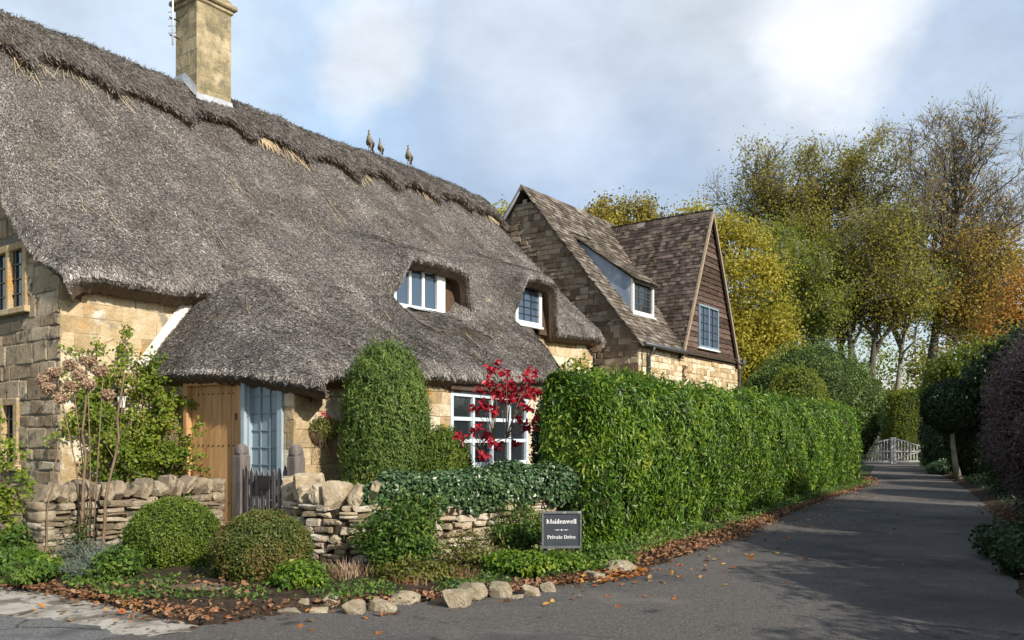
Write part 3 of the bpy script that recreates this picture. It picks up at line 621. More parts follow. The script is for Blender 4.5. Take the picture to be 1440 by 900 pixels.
# things dimly seen inside: pale curtains
# blue leaded window beside the door
sw = window(cott, e0+EX*SW[0]+ZAX*.55, EX, EY, SW[1]-SW[0], 2.05, 3, 7, MT['blue'], MT['blind'], fw=.10, bw=.014, inset=.01, leadm=MT['bluedk'], dep=.06)
gg = G(); gg.box(e0+EX*(SW[0]+.02)+EY*.06+ZAX*1.58, (.045, .05, 1.02), [EX, EY, ZAX], bev=.01); gg.build('frame_moulding', MT['blue'], sw)
gg = G(); gg.box(e0+EX*(SW[0]+SW[1])/2+EY*.02+ZAX*.85, ((SW[1]-SW[0])/2-.12, .008, .16), [EX, EY, ZAX]); gg.build('lower_pane', MT['glass'], sw)
# door
R = [EX, EY, ZAX]; dw = DOOR[1]-DOOR[0]
gg = G(); npl = 5; pw = (dw-.2)/npl; rg = np.random.default_rng(3)
for i in range(npl):
    gg.box(e0+EX*(DOOR[0]+.1+pw*(i+.5))-EY*.05+ZAX*1.25, (pw/2-.004, .022, 1.25), R, bev=.005)
for zz in (.55, 1.47, 2.3):
    for i in range(npl):
        for o_ in (-.28, .28): gg.box(e0+EX*(DOOR[0]+.1+pw*(i+.5+o_))-EY*.022+ZAX*zz, (.010, .006, .010), R, m=1)
door = gg.build('door', [MT['wood_o'], MT['black']], cott)
gg = G()
for s_ in (DOOR[0]+.045, DOOR[1]-.045): gg.box(e0+EX*s_+ZAX*1.27+EY*.0, (.05, .07, 1.27), R, bev=.01)
gg.box(e0+EX*(DOOR[0]+DOOR[1])/2+ZAX*2.49, (dw/2-.1, .06, .05), R); gg.build('door_frame', MT['wood_o'], cott)
gg = G(); gg.box(e0+EX*(DOOR[1]-.17)+ZAX*1.93-EY*.0, (.025, .03, .05), R, bev=.008); gg.build('latch', MT['black'], door); gg = G(); gg.tube([e0+EX*(DOOR[1]-.17)+ZAX*1.18+EY*.0, e0+EX*(DOOR[1]-.17)+ZAX*1.12+EY*.05, e0+EX*(DOOR[1]-.17)+ZAX*1.02+EY*.0], .012, 6); gg.build('door_handle', MT['black'], door)
# gable wall windows, in stone surrounds
for (s0, s1, z0_, z1_, r_) in ((5.55, 6.95, 3.62, 4.80, 4), (5.4, 6.62, 1.05, 2.25, 4)):
    o_ = H(0, -8+s0, z0_); gg = G(); R = [VAX, -UAX, ZAX]
    for s_, ww in ((0.07, .07), (s1-s0-.07, .07), ((s1-s0)/2, .05)): gg.box(o_+VAX*s_+ZAX*(z1_-z0_)/2, (ww, .06, (z1_-z0_)/2), R, bev=.012)
    gg.box(o_+VAX*(s1-s0)/2+ZAX*(z1_-z0_-.06), ((s1-s0)/2-.005, .055, .06), R, bev=.012); gg.box(o_+VAX*(s1-s0)/2+ZAX*.05-UAX*.02, ((s1-s0)/2+.08, .09, .05), R, bev=.012)
    f = gg.build('gable_window', MT['stone_y'], cott)
    gg = G(); gg.box(o_+VAX*(s1-s0)/2+ZAX*(z1_-z0_)/2+UAX*.03, ((s1-s0)/2-.1, .006, (z1_-z0_)/2-.08), R); gg.build('pane', MT['glass'], f)
    gg = G()
    for k in range(1, r_): gg.box(o_+VAX*(s1-s0)/2+ZAX*(.1+(z1_-z0_-.2)*k/r_)+UAX*.015, ((s1-s0)/2-.12, .012, .010), R)
    for s_ in (.28, (s1-s0)/2-.2, (s1-s0)/2+.2, s1-s0-.28, (s1-s0)-.15): gg.box(o_+VAX*s_+ZAX*(z1_-z0_)/2+UAX*.012, (.012, .012, (z1_-z0_)/2-.1), R)
    gg.build('iron_bars', MT['black'], f)
# chimney
uc, vc = 5.0, VR+.02
cg = G(); hw = .44; hv = .42; zt = 11.45
for side in range(4):
    ax = [UAX, VAX, -UAX, -VAX][side]; ou = [VAX, -UAX, -VAX, UAX][side]
    a_ = hw if side % 2 == 0 else hv; b_ = hv if side % 2 == 0 else hw
    oo = H(uc, vc, 8.6)+ou*b_-ax*a_; rubble(cg, oo, ax, ou, 2*a_, lambda s: 0*s+(zt-8.6), ch=(.22, .34), ln=(.3, .6), gap=.004, prot=.006, seed=20+side, jit=.003, bev=.006)
ch = cg.build('chimney', [MT['chim'], MT['mortar_y']], cott)
cg = G(); cg.box(H(uc, vc, zt+.03), (hw+.05, hv+.05, .05), RH, bev=.02); cg.box(H(uc, vc, zt+.13), (hw+.12, hv+.12, .06), RH, bev=.03); cg.box(H(uc, vc, zt+.24), (hw+.02, hv+.02, .06), RH, bev=.02); cg.box(H(uc, vc, zt+.33), (hw-.1, hv-.1, .05), RH, bev=.02); cg.build('chimney_cap', MT['chim'], ch)
cg = G(); zf = ZR(uc)
tops = [(-hw, hv, .0), (hw, hv, -.0)]
q = []
for t in np.linspace(-1, 1, 9):
    u_ = uc+t*(hw+.03); v_ = vc+hv+.02; zr_ = float(L1(np.array(u_), np.array(v_+.1)))+.24; q.append([H(u_, v_, zr_+.40), H(u_, v_+.02, zr_+.12), H(u_+.02*t, v_+.16, zr_-.00+.03*sn(t*6))])
cg.grid(np.array(q))
q = []
for t in np.linspace(-1, 1, 9):
    v_ = vc+t*(hv+.03); zz = zf+.20-.9*max(0, v_-VR); q.append([H(uc-hw-.02, v_, zz+.22), H(uc-hw-.03, v_, zz+.1), H(uc-hw-.07, v_+.03, zz-.03)])
cg.grid(np.array(q), flip=True)
q = []
for t in np.linspace(-1, 1, 9):
    v_ = vc+t*(hv+.03); zz = zf+.20-.9*max(0, v_-VR); q.append([H(uc+hw+.02, v_, zz+.22), H(uc+hw+.03, v_, zz+.0), H(uc+hw+.2, v_+.03, zz-.06)])
cg.grid(np.array(q)); cg.build('lead_flashing', MT['lead'], ch)

# TV aerial fixed to the chimney
ae = thing('television_aerial', 'thin white aerial mast with short rods bracketed to the stone chimney', 'aerial', tuple(H(uc-hw-.16, vc-.28, 10.55)))
ab = H(uc-hw-.16, vc-.28, 0)
mg = G(); mg.tube([ab+ZAX*10.55, ab+ZAX*12.6], .022, 8)
for zz in (10.75, 11.15):
    gg = G(); gg.tube([ab+ZAX*zz-UAX*.08, H(uc-hw, vc-.28, zz)], .016, 6); gg.build('bracket', MT['black'], ae)
for k, zz in enumerate(np.arange(10.82, 12.5, .16)): mg.tube([ab+ZAX*zz-VAX*.09-UAX*.06, ab+ZAX*zz+VAX*.09+UAX*.06], .007, 4, m=1)
mg.build('mast', [MT['white'], MT['black']], ae)
# ------------------------------------------------------------------ second building: stone slated cottage behind
U2, V0, LN2, ZE2, ZR2 = 16.2, 1.43, 8.08, 4.55, 9.85
VRD = V0-4.25
b2 = thing('slate_roofed_cottage', 'tall stone cottage with brown slate roof and dark boarded front gable', 'cottage', tuple(H(20, -1, 0)))
SL2 = (ZR2-ZE2)/(V0-VRD)
def z2(v): return ZE2 + (V0-v)*SL2
wg = G()
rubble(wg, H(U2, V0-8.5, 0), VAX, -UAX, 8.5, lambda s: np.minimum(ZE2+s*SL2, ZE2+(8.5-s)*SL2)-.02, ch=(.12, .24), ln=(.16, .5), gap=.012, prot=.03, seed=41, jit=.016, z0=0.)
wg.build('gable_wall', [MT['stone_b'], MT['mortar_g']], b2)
wg = G(); rubble(wg, H(U2, V0, 0), UAX, VAX, LN2, lambda s: 0*s+ZE2-.05, ch=(.12, .24), ln=(.16, .5), gap=.014, prot=.02, seed=42, jit=.012, z0=0.)
wg.build('front_wall', [MT['stone_y'], MT['mortar_y']], b2)
gg = G(); gg.grid(np.array([[H(U2+LN2, V0, 0), H(U2+LN2, V0, ZE2)], [H(U2+LN2, V0-8.5, 0), H(U2+LN2, V0-8.5, ZE2)]])); gg.poly([H(U2+LN2, V0, ZE2), H(U2+LN2, V0-8.5, ZE2), H(U2+LN2, VRD, ZR2)])
gg.grid(np.array([[H(U2, V0-8.5, 0), H(U2, V0-8.5, ZE2)], [H(U2+LN2, V0-8.5, 0), H(U2+LN2, V0-8.5, ZE2)]])); gg.build('rear_wall', MT['stone_b'], b2)
# cross gable
CU, CW, CZ0, CZ1 = U2+5.32, 2.42, 4.42, 9.56
def zc(u): return CZ1-np.abs(u-CU)*(CZ1-CZ0)/CW
DU0, DU1, DV, DZ = U2+1.02, U2+2.5, V0-.80, 6.72
DSL = .72
def slates(gg, seed, dorm=False, rowh=.17):
    rg = np.random.default_rng(seed); Ls = np.hypot(V0-VRD+.25, (V0-VRD+.25)*SL2); n = int(Ls/rowh); nrm = unit(VAX*SL2+ZAX); up = unit(-VAX+ZAX*SL2); Vs = []
    for r in range(n+1):
        d_ = r*rowh*(1.0 if r < n*.5 else .98); v = V0+.22-d_*(1/np.hypot(1, SL2)); z = z2(v)+.08
        u = U2-.16-rg.uniform(0, .1)
        while u < U2+LN2+.1:
            w = rg.uniform(.14, .32)*(1.25-.4*r/n); um = u+w/2
            if zc(um) > z+.10: u += w; continue
            inD = DU0-.02 < um < DU1+.02
            if inD and v < DV+.03 and z2(v) < DZ+DSL*(DV-v): u += w; continue
            c0 = H(u+.004, v, z)+nrm*rg.uniform(0, .018); c1 = H(u+w-.004, v, z)+nrm*rg.uniform(0, .018); j = rg.normal(0, .010)
            c0 = c0-up*(.02+j); c1 = c1-up*(.02+j+rg.normal(0, .006)); L = rowh*1.5; t = nrm*.030
            top0 = c0+up*L-nrm*.02; top1 = c1+up*L-nrm*.02
            Vs.append([c0, c1, c1+t, c0+t, top0+t*.6, top1+t*.6, top0, top1]); u += w
    Vs = np.array(Vs); b = (np.arange(len(Vs))*8)[:, None, None]; F = np.array([[0,1,2,3],[3,2,5,4],[0,3,4,6],[1,7,5,2]])[None]+b
    gg.add(Vs.reshape(-1, 3), F.reshape(-1, 4), 0)
gg = G(); slates(gg, 50)
gg.grid(np.array([[H(U2-.12, V0+.15, z2(V0+.15)+.02), H(U2-.12, VRD, ZR2+.02)], [H(U2+LN2, V0+.15, z2(V0+.15)+.02), H(U2+LN2, VRD, ZR2+.02)]]), m=1)
gg.grid(np.array([[H(U2-.12, VRD, ZR2+.05), H(U2-.12, V0-8.7, ZE2)], [H(U2+LN2, VRD, ZR2+.05), H(U2+LN2, V0-8.7, ZE2)]]))
roof2 = gg.build('slate_roof', [MT['slate'], MT['wallcore']], b2)
rg = np.random.default_rng(9); gg = G(); u = U2-.2
while u < CU-1.0:
    l = .42; gg.prism([H(u+.005, VRD+.16, ZR2-.08+.02), H(u+.005, VRD, ZR2+.15), H(u+.005, VRD-.16, ZR2-.06)], UAX*(l-.01)+ZAX*rg.normal(0, .008)); u += l
gg.build('ridge_tiles', MT['slate'], roof2)
# verge: dark barge edge on the far slope of the gable
gg = G(); 
for (a, b) in ((H(U2-.14, VRD, ZR2+.06), H(U2-.14, V0-8.6, ZE2)),): gg.tube([a, b], .07, 6)
gg.build('verge_board', MT['pipe'], b2)
# cross gable roof: two steep tiled slopes running back into the main roof
def ctiles(gg, side, seed, rowh=.15):
    rg = np.random.default_rng(seed); k = (CZ1-CZ0)/CW; sx = side; nrm = unit(UAX*sx*k+ZAX); up = unit(-UAX*sx+ZAX*k); Ls = np.hypot(CW+.12, (CW+.12)*k); n = int(Ls/rowh); Vs = []
    for r in range(n+1):
        off = CW+.12-r*rowh/np.hypot(1, k); u = CU+sx*off; z = zc(CU+off)+.04
        vb = V0-(z-ZE2)/SL2; vb = max(vb, VRD)-.15 if z > ZE2 else V0-.1
        v = V0+.16+rg.uniform(0, .02); 
        while v > vb:
            w = rg.uniform(.15, .21); c0 = H(u, v-.003, z)+nrm*rg.uniform(0, .016); c1 = H(u, v-w+.003, z)+nrm*rg.uniform(0, .016); j = rg.normal(0, .007)
            c0 = c0-up*(.02+j); c1 = c1-up*(.02+j+rg.normal(0, .004)); t = nrm*.022; L = rowh*1.5
            t0 = c0+up*L-nrm*.015; t1 = c1+up*L-nrm*.015
            Vs.append([c0, c1, c1+t, c0+t, t0+t*.6, t1+t*.6, t0, t1]); v -= w
    Vs = np.array(Vs); b = (np.arange(len(Vs))*8)[:, None, None]; F = np.array([[0,1,2,3],[3,2,5,4],[0,3,4,6],[1,7,5,2]])[None]+b
    gg.add(Vs.reshape(-1, 3), F.reshape(-1, 4), 0)
gg = G(); ctiles(gg, -1, 60); ctiles(gg, 1, 61)
for sx in (-1, 1): gg.grid(np.array([[H(CU+sx*CW, V0+.05, CZ0-.02), H(CU, V0+.05, CZ1-.03)], [H(CU+sx*CW, V0-4.5, CZ0-.02), H(CU, V0-4.5, CZ1-.03)]]), m=1)
cr = gg.build('tiled_cross_roof', [MT['tile'], MT['wallcore']], b2)
gg = G(); v = V0+.15
while v > VRD-.1:
    gg.prism([H(CU-.12, v, CZ1-.13), H(CU, v, CZ1+.09), H(CU+.12, v, CZ1-.13)], -VAX*.32+ZAX*rg.normal(0, .008)); v -= .33
gg.build('ridge_tiles', MT['slate'], cr)
# boarded gable
gg = G(); rg = np.random.default_rng(12); z = CZ0-.1; bh = .185; WN = (U2+4.28, U2+6.0, 4.72, 6.22)
while z < CZ1-.12:
    hw_ = CW*(CZ1-(z+bh*.5))/(CZ1-CZ0); hw0 = CW*(CZ1-z)/(CZ1-CZ0)
    hw1 = max(.02, CW*(CZ1-z-bh)/(CZ1-CZ0)); pr = [(-hw0, -hw1, hw0, hw1)]
    segs = []
    if z+bh*.5 > WN[2] and z+bh*.5 < WN[3]: segs = [(CU-hw0, CU-hw1, WN[0], WN[0]), (WN[1], WN[1], CU+hw0, CU+hw1)]
    else: segs = [(CU-hw0, CU-hw1, CU+hw0, CU+hw1)]
    for (a0, a1, b0, b1) in segs:
        if b0-a0 < .05: continue
        tl = rg.normal(0, .006); o0 = .05+rg.uniform(0, .012)
        gg.add([H(a0, V0+o0, z-.012+tl), H(b0, V0+o0, z-.012-tl), H(b1, V0+.022, z+bh+tl), H(a1, V0+.022, z+bh-tl), H(a0, V0+.0, z-.012+tl), H(b0, V0+.0, z-.012-tl)], [[0,1,2,3],[4,5,1,0]])
    z += bh
gg.poly([H(CU-CW, V0+.008, CZ0), H(CU+CW, V0+.008, CZ0), H(CU, V0+.008, CZ1)])
gg.build('boarded_gable', MT['wood_d'], b2)
MT['verge'] = mat('verge_mortar', [(.22,.17,.12),(.36,.29,.21)], scale=9, bump=.5, spec=.1)
for sx in (-1, 1):
    gg = G(); p0 = H(CU+sx*(CW+.10), V0+.16, CZ0-.22); p1 = H(CU, V0+.16, CZ1+.0); L = p1-p0; ux = unit(L); uz = unit(np.cross(ux, VAX)); gg.box((p0+p1)/2, (np.linalg.norm(L)/2, .035, .05), [ux, VAX, uz]); gg.build('verge_strip', MT['verge'], b2)
f = window(b2, H(WN[0], V0, WN[2]), UAX, VAX, WN[1]-WN[0], WN[3]-WN[2], 4, 5, MT['bluedk'], MT['glassb'], fw=.07, bw=.022, inset=-.05, leadm=MT['black'], mull=(2,), sill=MT['white'])
# shed dormer with a lead clad cheek
dw_ = DU1-DU0
def zdr(v): return DZ+DSL*(DV-v)
vb = V0-((DZ+DSL*(DV-V0))-ZE2)/(SL2-DSL)        # where the dormer roof meets the main roof
vb = (ZE2+SL2*V0-DZ-DSL*DV)/(SL2-DSL)
for uu in (DU0, DU1):
    gg = G(); gg.prism([H(uu, DV, z2(DV)-.1), H(uu, DV, DZ), H(uu, vb, z2(vb)), H(uu, vb+.1, z2(vb+.1)-.2)], UAX*.04*(1 if uu == DU0 else -1)); gg.build('dormer_cheek', MT['leadb'], b2)
gg = G(); nrm = unit(VAX*DSL+ZAX); up = unit(-VAX+ZAX*DSL); Vs = []; Ls = (DV+.2-vb)*np.hypot(1, DSL)
for r in range(int(Ls/.17)+2):
    v = DV+.22-r*.17/np.hypot(1, DSL); z = zdr(v)+.06; u = DU0-.10
    while u < DU1+.10:
        w = min(rg.uniform(.16, .3), DU1+.12-u); c0 = H(u+.004, v, z)+nrm*rg.uniform(0, .015); c1 = H(u+w-.004, v, z)+nrm*rg.uniform(0, .015); t = nrm*.03; L = .27
        t0 = c0+up*L-nrm*.02; t1 = c1+up*L-nrm*.02; Vs.append([c0, c1, c1+t, c0+t, t0+t*.6, t1+t*.6, t0, t1]); u += w
Vs = np.array(Vs); b_ = (np.arange(len(Vs))*8)[:, None, None]; gg.add(Vs.reshape(-1, 3), (np.array([[0,1,2,3],[3,2,5,4],[0,3,4,6],[1,7,5,2]])[None]+b_).reshape(-1, 4))
gg.grid(np.array([[H(DU0-.08, DV+.2, zdr(DV+.2)+.0), H(DU0-.08, vb, zdr(vb)+.02)], [H(DU1+.08, DV+.2, zdr(DV+.2)), H(DU1+.08, vb, zdr(vb)+.02)]]), m=1)
gg.build('dormer_roof', [MT['slate'], MT['wallcore']], b2)
window(b2, H(DU0, DV, z2(DV)+.02), UAX, VAX, dw_, DZ-z2(DV)-.06, 3, 4, MT['white'], MT['glass'], fw=.10, bw=.022, inset=-.02, leadm=MT['pipe'], mull=(), sill=MT['white'])
# gutter and downpipes
def pipe(gg, P, r, k=8): gg.tube(P, r, k)
gg = G(); gg.tube([H(U2-.1, V0+.27, ZE2-.13), H(CU-CW-.02, V0+.27, ZE2-.16)], .065, 8); gg.build('gutter', MT['pipe'], b2)
gg = G(); gg.tube([H(U2+.52, V0+.26, ZE2-.15), H(U2+.52, V0+.25, ZE2-.28), H(U2+.52, V0+.10, ZE2-.45), H(U2+.52, V0+.10, .3)], .05, 8)
for zz in (3.7, 2.4): gg.tube([H(U2+.52, V0+.10, zz), H(U2+.52, V0+.10, zz+.08)], .065, 8)
gg.build('downpipe', MT['pipe'], b2)
gg = G(); gg.tube([H(U2+LN2-.05, V0+.28, ZE2-.05), H(U2+LN2-.05, V0+.10, ZE2-.3), H(U2+LN2-.05, V0+.10, .3)], .055, 8); gg.box(H(U2+LN2-.05, V0+.2, ZE2-.1), (.10, .1, .1), RH, bev=.02); gg.build('downpipe', MT['pipe'], b2)
gg = G(); gg.tube([H(U2+.18, V0+.03, 4.3), H(U2+.18, V0+.03, 2.0)], .016, 6); gg.build('cable', MT['black'], b2)

# ------------------------------------------------------------------ dry stone walls
def rock(gg, c, h, R, rg, m=0, k=3, sph=.45, amp=.10, cuts=0):
    """rounded irregular stone"""
    t = np.linspace(-1, 1, k+1); V = []; F = []; n0 = 0
    for a in range(3):
        for s_ in (-1, 1):
            A_, B_ = np.meshgrid(t, t, indexing='ij'); p = np.zeros((k+1, k+1, 3)); o = [q for q in range(3) if q != a]
            p[..., a] = s_; p[..., o[0]] = A_; p[..., o[1]] = B_*(s_ if a != 1 else -s_); V.append(p.reshape(-1, 3))
            i = np.arange(k)[:, None]*(k+1); j = np.arange(k)[None, :]; F.append(np.stack([i+j, i+k+1+j, i+k+2+j, i+j+1], -1).reshape(-1, 4)+n0); n0 += (k+1)**2
    V = np.vstack(V); F = np.vstack(F)
    key = np.round(V, 3); uq, inv = np.unique(key, axis=0, return_inverse=True); inv = inv.ravel(); V = uq; F = inv[F]
    r = np.linalg.norm(V, axis=1, keepdims=True); V = V*(1-sph)+V/r*sph*1.15
    ph = rg.uniform(0, 50, 3); V = V*(1+amp*sn(V[:, 0:1]+ph[0], V[:, 1:2]+ph[1], V[:, 2:3]+ph[2], 1.3)); V = V*(1+.15*rg.uniform(-1, 1, 3)*np.sign(V)*.5)
    for _ in range(cuts):
        nn_ = unit(rg.normal(0, 1, 3)); dcut = rg.uniform(.62, .92)*np.abs(nn_).sum()**.5; ov = V @ nn_ - dcut; V = V - np.clip(ov, 0, None)[:, None]*nn_
    gg.add((V*np.asarray(h)) @ np.asarray(R) + c, F, m, cuts == 0)
def drywall(name, path, height, thick, seed, mats, label, course=(.05, .11), ln=(.14, .42), cop=(.16, .26), front=1, copm=0, ends=True, coping_skip=None, ch=(.13, .19)):
    rg = np.random.default_rng(seed); P = np.array(path, float); d_ = np.linalg.norm(np.diff(P, axis=0), axis=1); cum = np.concatenate([[0], np.cumsum(d_)]); Lt = cum[-1]
    def at(s): return np.array([np.interp(s, cum, P[:, 0]), np.interp(s, cum, P[:, 1]), 0])
    def tn(s): a = at(max(0, s-.06)); b = at(min(Lt, s+.06)); return unit(b-a)
    root = thing(name, label, 'stone wall', tuple(at(Lt/2)))
    gg = G()
    # core
    n = 24; ss = np.linspace(.06, Lt-.06, n); cr_ = []
    for s in ss:
        t = tn(s); nn = np.array([t[1], -t[0], 0]); c = at(s); hh = thick/2-.07
        cr_.append([c+nn*hh, c+nn*hh+ZAX*(height-.03), c-nn*hh+ZAX*(height-.03), c-nn*hh])
    cr_ = np.array(cr_); gg.grid(cr_, m=1, smooth=False); gg.poly(cr_[0], 1); gg.poly(cr_[-1][::-1], 1)
    z = 0.0
    while z < height-.02:
        h = rg.uniform(*course)*(1.25 if z < .25 else 1); h = min(h, height-z+.02)
        for side in (1, -1):
            s = -rg.uniform(0, .1)
            while s < Lt:
                l = rg.uniform(*ln); a = max(0, s); b = min(Lt, s+l); s += l
                if b-a < .05: continue
                sm_ = (a+b)/2; t = tn(sm_); nn = np.array([t[1], -t[0], 0])*side; dep = rg.uniform(.07, .11)
                c = at(sm_)+nn*(thick/2-dep+rg.uniform(-.02, .015))+ZAX*(z+h/2)
                if rg.random() < .12 and h > .07:
                    for q in (-.25, .25): rock(gg, c+ZAX*h*q*1.0, ((b-a)/2*.97, dep, h/4*.92), [t, nn, ZAX], rg, k=2, sph=.22, amp=.05)
                else: rock(gg, c, ((b-a)/2*rg.uniform(.92, .99), dep, h/2*rg.uniform(.86, .97)), [unit(t+ZAX*rg.normal(0, .03)), nn, ZAX], rg, k=4, sph=.14, amp=.05, cuts=5)
        z += h
    for e_ in (0, Lt) if ends else ():
        z = 0
        while z < height-.02:
            h = min(rg.uniform(.08, .15), height-z+.02); t = tn(e_)*(1 if e_ > 0 else -1); nn = np.array([t[1], -t[0], 0])
            rock(gg, at(e_)-t*.07+ZAX*(z+h/2), (.09, thick/2*.96, h/2*.96), [t, nn, ZAX], rg, k=3, sph=.2, amp=.05); z += h
    gg.build('stonework', mats, root)
    s = .05
    while s < Lt-.04:
        w = rg.uniform(*cop)*.5; t = tn(s+w); nn = np.array([t[1], -t[0], 0]); lean = rg.normal(.30, .16); ux = unit(t*cos(lean)-ZAX*sin(lean)*1); uz = unit(ZAX*cos(lean)+t*sin(lean)); hh = rg.uniform(*ch)
        if coping_skip is None or not (coping_skip[0] < s < coping_skip[1]):
            gg = G(); rock(gg, at(s+w)+ZAX*(height+hh*.86)+nn*rg.normal(0, .015), (w*.98, thick/2*rg.uniform(.92, 1.08), hh), [ux, nn, uz], rg, k=6, sph=.20, amp=.12, cuts=9); gg.build('coping_stone', mats, root)
        s += w*2
    return root
wl_path = [(-5.55,9.48),(-5.3,9.82),(-4.75,10.55),(-4.12,11.38)]
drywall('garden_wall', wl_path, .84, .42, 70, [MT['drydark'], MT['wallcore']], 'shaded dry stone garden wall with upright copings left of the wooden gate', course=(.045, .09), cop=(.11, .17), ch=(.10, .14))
wr_path = [(-2.72,10.55),(-2.62,10.15),(-2.35,9.75),(-1.95,9.52),(-1.45,9.55),(-.85,9.98),(-.25,10.5),(.45,11.1)]
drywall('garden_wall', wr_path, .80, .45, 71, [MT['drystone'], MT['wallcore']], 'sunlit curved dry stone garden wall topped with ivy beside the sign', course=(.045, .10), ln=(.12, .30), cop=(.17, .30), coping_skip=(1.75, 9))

# ------------------------------------------------------------------ gate
def gpost(loc, label, h=1.5, rot=.15):
    gg = G(); c = np.array([*loc, 0]); R = [np.array([cos(rot), sin(rot), 0]), np.array([-sin(rot), cos(rot), 0]), ZAX]; w = .085
    gg.box(c+ZAX*(h-.16)/2, (w, w, (h-.16)/2), R, bev=.008)
    gg.box(c+ZAX*(h-.145), (w*.86, w*.86, .018), R)
    T_ = [(w, 0), (w*1.0, .05), (w*.82, .095), (w*.45, .125), (.01, .135)]; a = np.linspace(0, 2*pi, 13)[:-1]
    ring = []
    for r_, zz in T_:
        q = np.stack([np.sign(np.cos(a))*np.abs(np.cos(a))**.6, np.sign(np.sin(a))*np.abs(np.sin(a))**.6, 0*a], 1)*r_; ring.append(q @ np.array(R)+c+ZAX*(h-.127+zz))
    ring = np.array(ring); ring = np.concatenate([ring, ring[:, :1]], 1); gg.grid(ring, flip=True)
    return tag(gg.build('gate_post', MT['gpost'], loc=(*loc, 0)), label, 'gate post', 'posts of the garden gate')
MT['gpost'] = mat('gate_post_wood', [(.09,.075,.07),(.15,.125,.115),(.23,.195,.18)], scale=4, stretch=(4,4,.8), bump=.5, bscale=16, spec=.2)
gpost((-3.84, 11.62), 'round-topped wooden gate post against the shaded left wall', rot=-.64)
gpost((-2.86, 10.83), 'round-topped wooden gate post at the sunlit right wall', rot=-.64)
ga = np.array([-3.74, 11.53, 0]); gb = np.array([-2.95, 10.90, 0]); gx = unit(gb-ga); gy = np.array([gx[1], -gx[0], 0]); gy = gy if gy[1] < 0 else -gy
gt = thing('picket_gate', 'low wooden picket gate with pointed pales and blank plaque', 'gate', tuple((ga+gb)/2))
Lg = np.linalg.norm(gb-ga); rg = np.random.default_rng(33); npk = 8
for k in range(npk):
    s = (k+.5)*Lg/npk; w = .036; hh = 1.20-.09*sin(pi*s/Lg)+.02; c = ga+gx*s+gy*.03
    P_ = [c-gx*w+ZAX*.1, c+gx*w+ZAX*.1, c+gx*w+ZAX*(hh-.07), c+ZAX*(hh+.02), c-gx*w+ZAX*(hh-.07)]
    gg = G(); gg.prism(P_, gy*.022); gg.build('pale', MT['wood_g'], gt)
for zz in (.32, .98):
    gg = G(); gg.box((ga+gb)/2+ZAX*zz+gy*.008, (Lg/2, .02, .045), [gx, gy, ZAX], bev=.004); gg.build('rail', MT['wood_g'], gt)
gg = G(); p0 = ga+ZAX*.34; p1 = gb+ZAX*.94; ux = unit(p1-p0); gg.box((p0+p1)/2+gy*.006, (np.linalg.norm(p1-p0)/2, .017, .035), [ux, gy, unit(np.cross(ux, gy))]); gg.build('brace', MT['wood_g'], gt)
gg = G(); c = ga+gx*Lg*.5+gy*.065+ZAX*.99; gg.box(c, (.135, .010, .085), [gx, gy, ZAX], bev=.003); pl = gg.build('plaque', MT['black'], gt)
gg = G(); 
for q, hh_ in ((-.078, .135), (.078, .135)): gg.box(c+ZAX*q+gy*.010, (hh_, .006, .008), [gx, gy, ZAX])
for q in (-.127, .127): gg.box(c+gx*q+gy*.010, (.008, .0055, .078), [gx, gy, ZAX])
gg.build('plaque_frame', MT['black'], pl)

# ------------------------------------------------------------------ name sign
MT['signblk'] = mat('slate_grey_sign', [(.035,.042,.052),(.05,.058,.07)], scale=5, bump=.1, rough=.4, spec=.4)
MT['signfr'] = mat('sign_frame', [(.07,.075,.08),(.15,.155,.16)], scale=8, bump=.3, rough=.5, spots=[((.3,.32,.28),12,.6,.08)])
sx, sy, szb, szt = .58, 9.60, .30, .73; ca = .06
SX = np.array([cos(ca), sin(ca), 0]); SYn = np.array([sin(ca), -cos(ca), 0]); SR = [SX, SYn, ZAX]
sc = np.array([sx, sy, 0]); hwS = .235
sign = thing('name_sign', 'dark framed name board on two short posts before the hedge', 'sign', (sx, sy, 0))
gg = G(); gg.box(sc+ZAX*(szb+szt)/2, (hwS-.02, .012, (szt-szb)/2-.02), SR); brd = gg.build('board', MT['signblk'], sign)
gg = G()
for zz in (szb+.012, szt-.012): gg.box(sc+ZAX*zz+SYn*.006, (hwS, .022, .014), SR, bev=.003)
for s_ in (-1, 1): gg.box(sc+SX*s_*(hwS-.012)+ZAX*(szb+szt)/2+SYn*.006, (.012, .021, (szt-szb)/2-.026), SR, bev=.003)
gg.build('frame', MT['signfr'], sign)
for s_ in (-1, 1):
    gg = G(); gg.box(sc+SX*s_*(hwS-.05)-SYn*.03+ZAX*.22, (.022, .018, .24), SR, bev=.003); gg.build('post', MT['signblk'], sign)
MT['lettering'] = mat('white_lettering', [(.80,.80,.80),(.84,.84,.84)], bump=0, rough=.5)
def rc(x0, y0, x1, y1): return [(x0, y0), (x1, y0), (x1, y1), (x0, y1)]
def arc(cx, cy, rx, ry, tx, ty, a0, a1, n=8):
    o = []; a0 = radians(a0); a1 = radians(a1)
    for i in range(n):
        b0 = a0+(a1-a0)*i/n; b1 = a0+(a1-a0)*(i+1)/n; q = []
        for b, k in ((b0, 1), (b1, 1), (b1, 0), (b0, 0)): q.append((cx+(rx-(0 if k else tx))*cos(b), cy+(ry-(0 if k else ty))*sin(b)))
        o.append(q)
    return o
sf = .05; st = .13
def serif(x, y, w=.12): return rc(x-w/2-st/2+.0, y, x+st/2+w/2+.0, y+sf)
